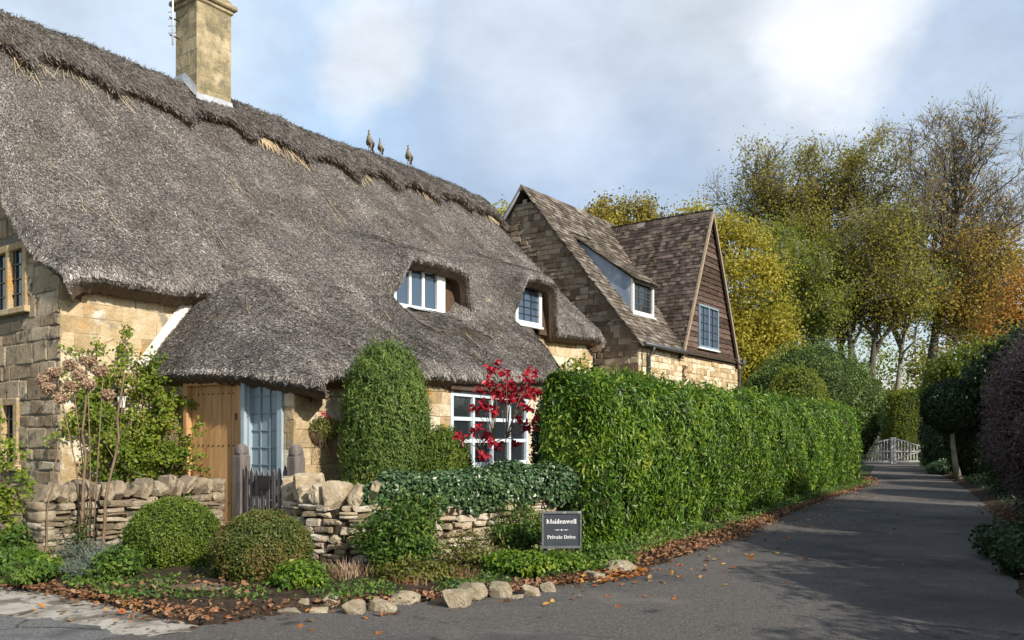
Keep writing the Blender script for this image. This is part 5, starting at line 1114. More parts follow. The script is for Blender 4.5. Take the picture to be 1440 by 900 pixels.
# ------------------------------------------------------------------ loose plants
def shrub(name, label, cat, c, r, nst, nl, L, W_, lm, seed, stem='stem', group=None, droop=0., up=.4, clump=.25, rich=False, sr=.006, low=.1, core=None):
    """several arching stems with leaves gathered round them"""
    rg = np.random.default_rng(seed); root = None; gg = G(); sg2 = G(); c = np.asarray(c, float); r = np.asarray(r, float); tips = []
    for k in range(nst):
        a = rg.uniform(0, 2*pi); d = rg.random()**.5; tip = c+[cos(a)*d*r[0], sin(a)*d*r[1], r[2]*(low+ (2-low)*rg.uniform(.35, 1)*sqrt(max(.05, 1-d*d*.8)))]
        base = c+[cos(a)*d*r[0]*.2, sin(a)*d*r[1]*.2, 0]; t = np.linspace(0, 1, 6)[:, None]; mid = base*(1-t)+tip*t; mid[:, 2] = base[2]+(tip[2]-base[2])*np.sin(t[:, 0]*pi/2)**.9; mid[1:-1] += rg.normal(0, .03*r[0], (4, 3)); sg2.tube(mid, np.linspace(sr, sr*.4, 6), 4, cap=False); tips.append(mid)
    tips = np.array(tips); n_ = nl; i = rg.integers(0, nst, n_); t = low/1.0+(1-low)*rg.random(n_)**.7; f = t*5; j = np.clip(f.astype(int), 0, 4); fr = (f-j)[:, None]
    P = tips[i, j]*(1-fr)+tips[i, j+1]*fr + rg.normal(0, 1, (n_, 3))*clump*r*np.array([1, 1, .6]); P[:, 2] = np.maximum(P[:, 2], c[2]+.02)
    N = unit(P-c-[0, 0, r[2]*.5])+[0, 0, .5]; leaves(gg, P, N, L, W_, rg, nr=.7, droop=droop, up=up, rich=rich)
    if core: ell_core(gg, c+[0, 0, r[2]*.7], r*[.7, .7, .75], f=.8, m=1, zmin=c[2])
    o = thing(name, label, cat, tuple(c), group); sg2.build('stems', MT[stem], o); gg.build('foliage', [lm, MT['dkgreen']] if core else lm, o); return o
# plants on top of and in front of the right wall
shrub('low_shrub', 'yellow-green leafy shrub at the foot of the tall conifer', 'shrub', (-1.45, 10.75, .55), (.62,.35,.32), 40, 5200, .045, .011, LM['olive'], 21, up=.8, core=True)
shrub('low_shrub', 'fine green spreading shrub behind the coping stones by the gate post', 'shrub', (-2.15, 10.55, .62), (.45,.35,.20), 30, 3200, .05, .009, LM['fern'], 22, up=.5, core=True)
shrub('low_shrub', 'straggly brownish shrub under the kitchen window', 'shrub', (-.25, 11.6, .55), (.55,.35,.34), 34, 3000, .04, .009, LM['olive'], 23, up=.8)
shrub('low_shrub', 'yellowish leafy clump by the dark round bush', 'shrub', (.25, 11.6, .55), (.40,.35,.36), 28, 3000, .045, .011, LM['bright'], 24, up=.6)
shrub('leafy_shrub', 'tall bushy green shrub growing up the middle of the sunlit wall', 'shrub', (-1.25, 9.0, .08), (.48,.30,.44), 46, 6200, .06, .013, LM['fern'], 25, up=.2, clump=.17)
shrub('leafy_shrub', 'green trailing shrub climbing the wall toward the ivy', 'shrub', (-1.05, 9.35, .35), (.32,.2,.36), 30, 2600, .06, .012, LM['fern'], 26, up=-.2, clump=.16)
shrub('leafy_shrub', 'thin leafy green plant climbing the wall left of the sign', 'shrub', (.10, 10.1, .08), (.36,.25,.42), 30, 3600, .055, .012, LM['fern'], 27, up=.3, clump=.18)
shrub('leafy_shrub', 'sparse russet plant below the wall between the green shrubs', 'shrub', (-.45, 9.3, .08), (.42,.28,.24), 40, 2400, .045, .009, LM['olive'], 28, up=.3, clump=.2)
shrub('ground_plant', 'bright lime green leafy plant spreading before the sign', 'plant', (.08, 8.95, .06), (.36,.22,.17), 60, 3600, .05, .019, LM['bright'], 29, up=.0, clump=.2, rich=True)
shrub('ground_plant', 'yellow-green leafy plant directly under the sign posts', 'plant', (.62, 9.38, .06), (.32,.2,.13), 44, 2200, .045, .017, LM['bright'], 30, up=.0, clump=.2, rich=True)
shrub('ground_plant', 'small-leaved green plant right of the sign at the hedge foot', 'plant', (1.05, 9.85, .06), (.36,.28,.13), 40, 3200, .045, .017, LM['fern'], 31, up=.0, clump=.2)
shrub('ground_plant', 'bright green bushy plant right of the bronze box ball', 'plant', (-2.12, 8.15, .05), (.26,.22,.16), 40, 3600, .045, .016, LM['bright'], 32, up=.1, clump=.2, rich=True)
shrub('ground_plant', 'low yellowish green plants in front of the wall middle', 'plant', (-1.0, 8.6, .06), (.5,.22,.14), 50, 3400, .04, .013, LM['olive'], 33, up=.1, clump=.2)
# dry grass and twigs
def tuft(name, label, c, r, n, h, lm, seed, w=.004, cat='plant', spread=.6, group=None):
    rg = np.random.default_rng(seed); gg = G(); c = np.asarray(c, float); V = []; F = []
    for k in range(n):
        a = rg.uniform(0, 2*pi); d = rg.random()**.5*r; b = c+[cos(a)*d, sin(a)*d, 0]; l = h*rg.uniform(.5, 1.1); dr = np.array([cos(a), sin(a), 0])*spread*rg.uniform(.2, 1)+[rg.normal(0, .2), rg.normal(0, .2), 0]; sd_ = np.array([-sin(a), cos(a), 0])*w; b1 = b+ZAX*l*.55+dr*l*.3; b2_ = b+ZAX*l*(1-.3*np.linalg.norm(dr))+dr*l*.9
        n0 = len(V); V += [b-sd_, b+sd_, b1+sd_, b1-sd_, b2_]; F.append((n0, n0+1, n0+2, n0+3)); F.append((n0+3, n0+2, n0+4, n0+4))
    V = np.array(V); F4 = np.array(F[0::2]); F3 = np.array([f[:3] for f in F[1::2]]); gg.V.append(V); gg.F.append((F4, 0, False)); gg.F.append((F3, 0, False)); gg.n += len(V)
    return tag(gg.build(name, lm, loc=tuple(c)), label, cat, group)
tuft('dry_plant', 'tuft of dead grey-brown stems at the foot of the sunlit wall', (-1.75, 8.75, .06), .30, 260, .26, LM['brown'], 40)
tuft('dry_plant', 'second tuft of dry brown stalks, behind the wide flat-topped rock', (-1.05, 8.55, .06), .32, 200, .2, LM['litter'], 41)
tuft('dry_plant', 'dry brown grass between the wedge-shaped rock and the lime green plant', (-.55, 8.75, .06), .26, 180, .18, LM['litter'], 42)
# left bed
for i, (x, y, rx, rz, lm_, lb, up_) in enumerate([(-5.75,8.95,.36,.17,'fern','green leafy plant at the far left edge of the front bed',.2),(-5.25,8.95,.34,.13,'bright','bright green low plant in the left bed near the kerb',.0),(-4.85,9.35,.36,.20,'grey','grey-green lavender clump against the shaded wall',.9),(-5.05,8.55,.26,.10,'fern','small green plant spilling onto the far left kerb',.0),(-4.55,8.8,.30,.14,'grey','low grey lavender clump left of the bright box ball',.7),(-5.7,9.5,.30,.26,'fern','tall green plant below the left wall end',.6),(-4.15,8.65,.28,.18,'fern','dark feathery plant at the foot of the bright box ball',.3),(-6.15,9.3,.36,.24,'bright','bright leafy plant under the yellow rose at the far left',.3)]):
    shrub('bed_plant', lb, 'plant', (x, y, .10), (rx,.26,rz), 40, 2600, .06 if lm_ != 'grey' else .045, .012 if lm_ != 'grey' else .004, LM[lm_], 50+i, up=up_, clump=.2)
def frond(gg, sg2, b, h, rg, n=11, L=.13, lean=0):
    top = b+ZAX*h+np.array([lean, 0, 0]); sg2.tube([b, (b+top)/2+rg.normal(0, .01, 3), top], [.007, .006, .003], 4, cap=False)
    for k in range(n):
        t = .15+.85*k/n; p = b+(top-b)*t; 
        for q in range(4):
            a = rg.uniform(0, 2*pi); d = np.array([cos(a), sin(a), .35]); leaves(gg, np.array([p]), np.array([[0, 0, 1.]]), L*(1-.45*t), .013, rg, nr=.2, axis=d*3, lvar=.2)
o = thing('spurge_plant', 'upright pale green whorled plant in front of the shaded wall', 'plant', (-4.95, 9.55, .08)); gg = G(); sg2 = G(); rg = np.random.default_rng(61)
for k in range(5): frond(gg, sg2, np.array([-4.95+rg.normal(0, .12), 9.5+rg.normal(0, .08), .08]), rg.uniform(.5, .78), rg, lean=rg.normal(0, .08))
sg2.build('stems', MT['stem'], o); gg.build('foliage', LM['fern'], o)

# ------------------------------------------------------------------ climbing roses
def climber(name, label, base, pts, nl, L, W_, lm, seed, spread, nsub=46, thick=.014, off=.15, fine=.35, lowf=.0):
    """woody stems from base to pts (list of world points), side shoots with leaves"""
    rg = np.random.default_rng(seed); sg2 = G(); gg = G(); o = thing(name, label, 'climbing rose' if 'rose' in name else 'shrub', tuple(base)); ends = []
    for p in pts:
        p = np.array(p); b = np.array(base)+[rg.normal(0, .08), rg.normal(0, .03), 0]; t = np.linspace(0, 1, 9)[:, None]; c = b*(1-t)+p*t; c[:, 2] = b[2]+(p[2]-b[2])*t[:, 0]**.8; c[1:-1] += rg.normal(0, .06, (7, 3)); sg2.tube(c, np.linspace(thick, thick*.35, 9), 5, cap=False)
        for k in range(nsub//len(pts)+1):
            i = rg.integers(3 if lowf == 0 else 1, 9); q = c[i]; d = rg.normal(0, 1, 3)*[1, .5, .75]+[0, -.2, .15]; l = spread*rg.uniform(.4, 1.1); e2 = q+unit(d)*l; mid = (q+e2)/2+[0, 0, .06*l]; sg2.tube([q, mid, e2], [.006, .004, .002], 4, cap=False); ends.append((q, mid, e2))
    E = np.array(ends); n_ = nl; i = rg.integers(0, len(E), n_); t = rg.random((n_, 1)); P = np.where(t < .5, E[i, 0]*(1-2*t)+E[i, 1]*2*t, E[i, 1]*(2-2*t)+E[i, 2]*(2*t-1))+rg.normal(0, .045, (n_, 3)); q_ = P-(lc-[0,0,.1]); al_ = np.clip(q_ @ np.array([HN[0]*.5, -.87, 0.]), 0, None)[:, None]*np.array([HN[0]*.5, -.87, 0.]); P = P[np.linalg.norm(q_-al_, axis=1) > .17]; P = P[~((np.abs(P[:, 0]/P[:, 1]-lc[0]/lc[1]) < .018) & (np.abs(P[:, 2]-lc[2]+.1) < .2))] if False else P; leaves(gg, P, np.tile([.2, -.7, .6], (len(P), 1)), L, W_, rg, nr=.7, droop=.3, rich=True)
    sg2.build('stems', MT['stem'], o); gg.build('foliage', lm, o); return o
def HW(u, v, z): return H(u, v, z).tolist()
climber('climbing_rose', 'large yellow-green climbing rose covering the yellow wall by the lantern', HW(.85, .30, .1), [HW(.15,.2,2.7),HW(.45,.22,3.1),HW(.9,.25,3.2),HW(1.3,.3,3.0),HW(.55,.2,2.3),HW(1.3,.2,2.65),HW(1.6,.6,2.2),HW(.2,.3,1.9),HW(1.25,.9,1.9),HW(.9,.4,1.7),HW(1.5,1.1,1.5)], 9000, .056, .020, LM['rose'], 71, .60, nsub=120)
climber('climbing_rose', 'smaller climbing rose trained beside the orange door jamb', HW(1.35, .55, .1), [HW(1.35,.45,2.35),HW(1.42,.75,2.2),HW(1.3,.6,1.7),HW(1.45,.3,2.0)], 1500, .05, .018, LM['rose'], 72, .30, nsub=44)
climber('yellow_rose', 'leggy yellow-leaved rose bush against the grey gable at the far left', (-6.15, 9.65, .1), [(-6.2,9.6,1.75),(-5.9,9.5,1.5),(-6.3,9.8,2.1),(-5.75,9.6,1.15),(-5.95,9.5,.9)], 2100, .05, .020, LM['rose'], 73, .30, nsub=80, lowf=1)
# two bare-stemmed standards with dry flower heads in front of the left wall
rg = np.random.default_rng(75)
for i, (bx, by, tx_, tz, lb) in enumerate([(-5.02, 9.5, -5.05, 2.45, 'thin bare brown stem crossing the shaded wall, left of the standing pair'), (-4.82, 9.55, -4.62, 2.35, 'thin bare brown stem leaning right, right of the standing pair'), (-5.35, 9.3, -5.28, 1.55, 'short dry brown stalk with shrivelled head left of the two tall stems')]):
    gg = G(); t = np.linspace(0, 1, 10)[:, None]; c = np.array([bx, by, .08])*(1-t)+np.array([tx_, by+.2, tz])*t; c[1:-1, :2] += rg.normal(0, .015, (8, 2)); gg.tube(c, np.linspace(.022, .010, 10) if i < 2 else .010, 6)
    if i < 2:
        for k in range(5):
            q = c[rg.integers(5, 10)]; gg.tube([q, q+[rg.normal(0, .12), rg.normal(0, .05), .15], q+[rg.normal(0, .25), rg.normal(0, .06), .32]], [.006, .004, .003], 4, cap=False)
    tag(gg.build('plant_stem', MT['stem'], loc=(bx, by, .05)), lb, 'plant stem', 'bare stems before the shaded wall')
heads = [(-5.37,9.6,2.36),(-5.22,9.65,2.45),(-5.08,9.62,2.33),(-5.42,9.55,2.18),(-5.18,9.6,2.20),(-4.98,9.6,2.22),(-4.86,9.65,2.38),(-5.3,9.6,2.06),(-4.78,9.68,2.10),(-5.02,9.7,2.5),(-5.5,9.6,2.28)]
o = thing('hydrangea', 'cluster of faded pink-brown hydrangea heads in the climbing rose', 'hydrangea', (-5.1, 9.65, .1)); gg = G()
for k in range(4): gg.tube([(-5.1+.04*k, 9.7, .1), (-5.15+.08*k, 9.68, 1.2), (-5.35+.18*k, 9.62, 2.3)], [.010, .008, .005], 5)
gg.build('stems', MT['stem'], o)
for h_ in heads:
    gg = G(); P, N = ell_points(h_, (.085,.07,.065), 420, rg, lump=.1, depth=.3); leaves(gg, P, N, .026, .011, rg, nr=.7); ell_core(gg, h_, (.085,.07,.065), f=.7, m=0, k=8); gg.build('flower_head', LM['brown'], o)

# ------------------------------------------------------------------ red-leaved shrub by the window
o = thing('red_shrub', 'slender shrub with large crimson leaves in front of the kitchen window', 'shrub', (-.42, 12.2, .3)); gg = G(); sg2 = G(); rg = np.random.default_rng(81)
def PX3(px, py, y): return np.array([(px-720)/1150*y, y, 1.6-(py-615)/1150*y])
clus = [(690,520,1.0),(700,512,.7),(715,540,1.2),(697,552,1.2),(724,548,1.2),(738,552,1.2),(741,532,1.3),(748,525,1.0),(681,570,1.1),(673,550,.9),(705,560,1.0),(718,562,1.0),(752,553,1.1),(730,566,1.0),(740,572,.9),(668,576,.9),(694,577,.8),(737,597,1.1),(746,602,1.0),(752,590,.6),(672,600,.6),(664,606,.7),(650,616,.8),(684,612,.7),(690,620,.6),(700,626,.8),(702,630,.6),(724,625,.6),(678,642,.6),(712,524,.6),(688,538,.9),(708,548,1.0)]
bs_ = PX3(697, 700, 12.2); jn = [PX3(695, 620, 12.2), PX3(712, 615, 12.15), PX3(680, 640, 12.1)]
for j_ in jn: sg2.tube([bs_, (bs_+j_)/2+rg.normal(0, .02, 3), j_], [.014, .011, .009], 6)
for px, py, k in clus:
    y = 12.15+rg.normal(0, .13); p = PX3(px, py, y); j_ = jn[0] if px < 705 else jn[1]
    if py > 598 and px < 690: j_ = jn[2]
    sg2.tube([j_, (p+j_)/2+rg.normal(0, .02, 3), p], [.008, .006, .004], 5, cap=False)
    n_ = max(7, int(20*k)); d = unit(rg.normal(0, 1, (n_, 3))+[0, 0, .3]); leaves(gg, p+d*.015+rg.normal(0, .03, (n_, 3))*k, np.tile([0, -.6, .8], (n_, 1))+rg.normal(0, .4, (n_, 3)), .092, .027, rg, nr=.45, axis=None, rich=True)
sg2.build('branches', MT['stem'], o); gg.build('foliage', LM['red'], o)

# ------------------------------------------------------------------ hanging basket on the wall
bk = e1+FX*ft(447)+FY*.14+ZAX*1.70; o = thing('wall_basket', 'half-round wall basket of trailing plants and pink geraniums', 'flower basket', tuple(bk)); gg = G(); rg = np.random.default_rng(85)
a = np.linspace(0, pi, 13); rows = []
for r_, zz in ((.23, .02), (.22, -.07), (.17, -.15), (.08, -.20)): rows.append(np.stack([FX[0]*np.cos(a)*r_+FY[0]*(np.sin(a)*r_-.12), FX[1]*np.cos(a)*r_+FY[1]*(np.sin(a)*r_-.12), 0*a+zz], 1)+bk)
gg.grid(np.array(rows)); gg.build('basket', MT['stem'], o)
gg = G(); P, N = ell_points(bk+[0,0,.03], (.29,.22,.17), 3400, rg, lump=.15, depth=.5); leaves(gg, P, N, .035, .010, rg, nr=.8); gg.build('foliage', LM['olive'], o)
LM['pink'] = leafmat('pink_petals', [(.65,.10,.12),(.8,.22,.22)], .3, 4)
for q in ((.02, .02, .21), (.13, -.02, .19), (-.03, 0, .26)):
    gg = G(); P, N = ell_points(bk+FX*q[0]+FY*q[1]+ZAX*q[2], (.035,.035,.03), 60, rg, depth=.4); leaves(gg, P, N, .024, .012, rg); gg.build('flower_head', LM['pink'], o)
gg = G()
for k in range(26):
    q = bk+FX*rg.uniform(-.22, .22)+FY*rg.uniform(-.05, .12); l = rg.uniform(.15, .42); gg.tube([q-ZAX*.05, q-ZAX*(.05+l*.5)+rg.normal(0, .02, 3), q-ZAX*(.05+l)+rg.normal(0, .03, 3)], .003, 3, cap=False)
gg.build('trailing_stems', MT['stem'], o)

# ------------------------------------------------------------------ fallen leaves and bed cover
rg = np.random.default_rng(91)
def along(path, n, w, zf, rg, pw=1.):
    P = np.array(path, float); d = np.linalg.norm(np.diff(P, axis=0), axis=1); c = np.concatenate([[0], np.cumsum(d)]); s = rg.random(n)**pw*c[-1]; x = np.interp(s, c, P[:, 0]); y = np.interp(s, c, P[:, 1]); return np.stack([x+rg.normal(0, w, n), y+rg.normal(0, w, n), np.full(n, zf)], -1)
gg = G(); 
Pl = np.vstack([along([(1.3,10.3),(1.65,10.55),(3.2,13.0),(6.2,17.9),(9.3,22.9),(11.9,27.2),(13.5,31)], 4600, .13, .095, rg, 1.3), along([(1.35,9.75),(2.3,11.05),(3.5,12.9),(4.8,15.3)], 900, .10, .06, rg), along([(-3.2,7.4),(-2.7,7.1),(-2.2,7.5)], 220, .22, .07, rg), along([(-3.6,7.9),(-2.6,7.9)], 110, .25, .15, rg), along([(-1.9,7.65),(-.2,8.3),(.9,9.2),(1.4,9.65)], 900, .10, .05, rg), along([(-5.4,8.7),(-4.0,8.0),(-3.2,7.5),(-2.4,7.6)], 700, .13, .06, rg), along([(6.0,8.5),(7.6,12.2),(10.6,17.5)], 1200, .22, .12, rg)])
leaves(gg, Pl+rg.uniform(0, .03, (len(Pl), 1))*[0, 0, 1], np.tile([0, 0, 1.], (len(Pl), 1)), .055, .02, rg, nr=.45, rich=True)
tag(gg.build('leaf_litter', LM['litter'], loc=(0,0,0)), 'drift of brown fallen leaves along the hedge foot and bed edges', 'fallen leaves', kind='stuff')
gg = G(); n_ = 150; X = rg.uniform(-1.5, 9.5, n_); Y = rg.uniform(6.6, 26, n_)**1.0; Pl = np.stack([X+(Y-8)*.45, Y, np.full(n_, .022)], -1)
Pl = np.vstack([Pl, along([(-4.5,7.8),(-2.6,7.1),(-1,7.4),(.5,8.2),(1.8,9.3)], 90, .35, .022, rg), along([(1.9,9.6),(3.6,12.2),(6.2,17),(10,23.2)], 160, .28, .022, rg), along([(-4.2,8.1),(-3.0,7.45),(-2,7.7)], 220, .16, .06, rg), along([(.8,8.9),(1.5,9.6)], 200, .12, .05, rg)])
leaves(gg, Pl, np.tile([0, 0, 1.], (len(Pl), 1)), .06, .024, rg, nr=.35, rich=True, lvar=.5)
tag(gg.build('scattered_leaves', LM['autumn'], loc=(0,0,0)), 'orange and yellow fallen leaves scattered over the drive and kerb', 'fallen leaves', kind='stuff')
# low weeds covering the beds
gg = G(); bed = np.array(bedF); n_ = 30000; X = rg.uniform(-6.6, 1.6, n_); Y = rg.uniform(7.5, 11.4, n_); ins = np.zeros(n_, bool)
for i in range(len(bed)):
    a = bed[i]; b = bed[(i+1) % len(bed)]; ins ^= ((a[1] > Y) != (b[1] > Y)) & (X < (b[0]-a[0])*(Y-a[1])/((b[1]-a[1])+1e-12)+a[0])
dens = sn(X, Y, 0, 2.1)+.3*sn(X, Y, 3, 6); ok = ins & (dens > -.35); P = np.stack([X[ok], Y[ok], .10+rg.random(ok.sum())*.05], -1); leaves(gg, P, np.tile([0, -.3, 1.], (len(P), 1)), .042, .013, rg, nr=.7, up=.5)
tag(gg.build('ground_cover', LM['fern'], loc=(0,0,0)), 'low mixed weeds and creeping greenery covering the front beds', 'ground cover', kind='stuff')
gg = G(); n_ = 9000; s = rg.random(n_)*46; P = np.array(right); d = np.linalg.norm(np.diff(P[1:8][::-1], axis=0), axis=1); c = np.concatenate([[0], np.cumsum(d)]); PP = P[1:8][::-1]; s = rg.random(n_)**1.7*c[-1]; X = np.interp(s, c, PP[:, 0]); Y = np.interp(s, c, PP[:, 1]); o_ = rg.uniform(.35, 1.3, n_)
P = np.stack([X+o_*.88, Y-o_*.3, .10+rg.random(n_)*.22*np.clip((o_-.2)*1.2, 0, 1)], -1); leaves(gg, P, np.tile([-.4, -.3, 1.], (n_, 1)), .065, .022, rg, nr=.6, up=.3)
tag(gg.build('verge_cover', LM['dark'], loc=(0,0,0)), 'dark low greenery along the right edge of the drive', 'ground cover', kind='stuff')

gg = G(); rg = np.random.default_rng(97); P = along([(1.35,10.35),(3.1,13.1),(6.1,18.0),(9.2,23.0),(11.8,27.1)], 5200, .10, .10, rg, 1.2); P[:, 2] += rg.random(len(P))*.16*np.clip(sn(P[:, 0], P[:, 1], 0, 1.3)+.6, .1, 1.2); leaves(gg, P, np.tile([.5, -.5, .8], (len(P), 1)), .05, .016, rg, nr=.7, up=.3)
tag(gg.build('hedge_foot_weeds', LM['fern'], loc=(0,0,0)), 'straggling green weeds along the foot of the laurel hedge', 'ground cover', kind='stuff')

# ------------------------------------------------------------------ right side shrubs and hedges
def mass(name, label, cat, blobs, nl, L, W_, lm, seed, core='dkgreen', nr=.7, depth=.18, lump=.08, lk=4., group=None, twigs=0, twm='stem', cf=.86, up=0.):
    rg = np.random.default_rng(seed); gg = G(); vol = np.array([b[1][0]*b[1][2] for b in blobs]); vol = vol/vol.sum()
    for (c, r), f in zip(blobs, vol):
        P, N = ell_points(c, r, int(nl*f), rg, depth=depth, lump=lump, lk=lk); 
        keep = np.ones(len(P), bool)
        for (c2_, r2_) in blobs:
            if c2_ is c: continue
            keep &= (((P-np.array(c2_))/np.array(r2_))**2).sum(1) > .72
        leaves(gg, P[keep], N[keep], L, W_, rg, nr=nr, up=up); ell_core(gg, c, r, f=cf, m=1, lump=lump, lk=lk)
        for k in range(int(twigs*f)):
            d = unit(rg.normal(0, 1, 3)+[-.3, -.5, .2]); p = np.array(c)+d*np.array(r)*.9; t = unit(rg.normal(0, 1, 3)*[1,1,.7]+d*.8); gg.tube([p, p+t*.12+rg.normal(0, .02, 3), p+t*.32+rg.normal(0, .04, 3)], [.007, .005, .003], 3, m=2, cap=False)
    c0 = blobs[0][0]; return tag(gg.build(name, [lm, MT[core], MT[twm]], loc=(c0[0], c0[1], 0)), label, cat, group)
MT['ptwig'] = mat('purple_twig', [(.10,.075,.075),(.24,.19,.19)], scale=5, bump=0)
mass('purple_bush', 'huge dark purple twiggy bush leaning over the right of the drive', 'bush', [((10.1,12.6,1.9),(2.45,2.6,2.05)),((9.1,10.4,1.0),(1.9,1.8,1.3))], 90000, .055, .014, LM['purple'], 101, core='dkbrown', twigs=7000, twm='ptwig', nr=1.0, depth=.14, lump=.07, lk=5)
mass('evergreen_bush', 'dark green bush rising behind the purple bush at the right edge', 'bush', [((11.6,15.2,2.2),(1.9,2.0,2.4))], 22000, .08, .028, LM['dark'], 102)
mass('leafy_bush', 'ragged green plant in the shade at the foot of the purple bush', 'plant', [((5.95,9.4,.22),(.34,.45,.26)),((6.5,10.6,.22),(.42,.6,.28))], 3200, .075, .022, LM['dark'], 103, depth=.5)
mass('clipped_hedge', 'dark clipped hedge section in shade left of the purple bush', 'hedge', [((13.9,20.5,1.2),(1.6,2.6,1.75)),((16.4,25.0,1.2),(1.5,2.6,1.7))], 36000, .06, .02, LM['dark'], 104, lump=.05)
# topiary standard
o = thing('standard_tree', 'small shaded tree with a bare pale trunk and round clipped head', 'tree', (16.4, 30.0, .0)); gg = G(); gg.tube([(16.4,30,0),(16.25,30,.7),(16.15,30,1.5),(16.2,30,2.3)], [.13,.10,.085,.07], 8); gg.build('trunk', MT['barkp'], o)
gg = G(); rg = np.random.default_rng(105); P, N = ell_points((16.1,30,2.75), (1.0,1.0,.95), 16000, rg, depth=.15); leaves(gg, P, N, .08, .028, rg, nr=.7); ell_core(gg, (16.1,30,2.75), (1.0,1.0,.95)); gg.build('crown', [LM['dark'], MT['dkgreen']], o)
mass('evergreen_bush', 'tall dark rounded bush right of the little standard tree', 'bush', [((18.0,31.0,2.0),(1.5,1.7,2.5))], 20000, .09, .03, LM['dark'], 106)
mass('evergreen_bush', 'dark spreading bush left of the little standard tree', 'bush', [((19.7,37.0,1.3),(1.0,1.3,1.6)),((20.9,39,1.9),(1.3,1.5,2.2))], 22000, .09, .03, LM['dark'], 107)
mass('golden_bush', 'yellow-green rounded bush beside the far white gate', 'bush', [((22.6,43.5,.55),(.85,.9,.8)),((21.3,40.6,.5),(.65,.8,.6))], 12000, .08, .03, LM['bright'], 108, depth=.3)
mass('low_bush', 'low green ground-hugging bush before the golden bush', 'bush', [((18.9,35.2,.25),(.95,1.0,.40))], 6000, .07, .025, LM['ivy'], 109)
# yew block behind the gate
def blockhedge(name, label, c, h, nl, lm, seed, L=.11, W_=.035):
    rg = np.random.default_rng(seed); gg = G(); P, N = ell_points(c, h, nl, rg, depth=.08, lump=.03, pw=7.); leaves(gg, P, N, L, W_, rg, nr=.6); ell_core(gg, c, h, f=.93, pw=7., lump=.03, k=28); return tag(gg.build(name, [lm, MT['dkgreen']], loc=(c[0], c[1], 0)), label, 'hedge')
blockhedge('yew_hedge', 'tall square dark green hedge behind the far white gate', (28.6, 57, 2.4), (2.5,1.6,2.5), 30000, LM['greenT'], 110)
# shaped laurels behind the long hedge
mass('dome_bush', 'large rounded dull green bush behind the far end of the laurel hedge', 'bush', [((12.2,33.5,3.0),(2.5,2.1,2.5)),((11.0,33,2.6),(1.9,2,2.1)),((13.7,33.6,2.6),(1.5,1.8,2.1))], 46000, .12, .022, LM['conif'], 111, lump=.12, nr=.9, depth=.25)
mass('garden_shrub', 'bright yellow-green shrub rising over the near end of the hedge', 'shrub', [((1.75,14.6,1.9),(.62,.6,.95)),((1.25,15.2,2.1),(.5,.5,1.0)),((2.5,15.6,2.0),(.6,.5,.85))], 9000, .07, .020, LM['rose'], 112, depth=.5, cf=.6)
mass('garden_shrub', 'mixed green shrub beside the downpipe of the boarded cottage', 'shrub', [((10.2,29.3,2.6),(1.1,1.0,1.6))], 9000, .10, .03, LM['greenT'], 113, depth=.3)
mass('dark_shrub', 'dark rough bush filling the gap between wall ivy and hedge end', 'shrub', [((.72,11.7,.75),(.45,.4,.75))], 8000, .055, .018, LM['dark'], 114, depth=.3)
# thin vine on the second building
o_ = H(U2+3.1, V0+.06, 0); gg = G(); P = np.stack([np.full(60, o_[0])+rg.normal(0, .07, 60), np.full(60, o_[1]), rg.uniform(3.1, 4.0, 60)], -1); leaves(gg, P, np.tile([*HN, .3], (60, 1)), .11, .04, rg); gg.tube([o_+ZAX*2.2, o_+ZAX*3.95], .012, 4); tag(gg.build('wall_vine', LM['litter'], loc=tuple(o_)), 'thin dead vine on the yellow wall under the boarded gable', 'vine')

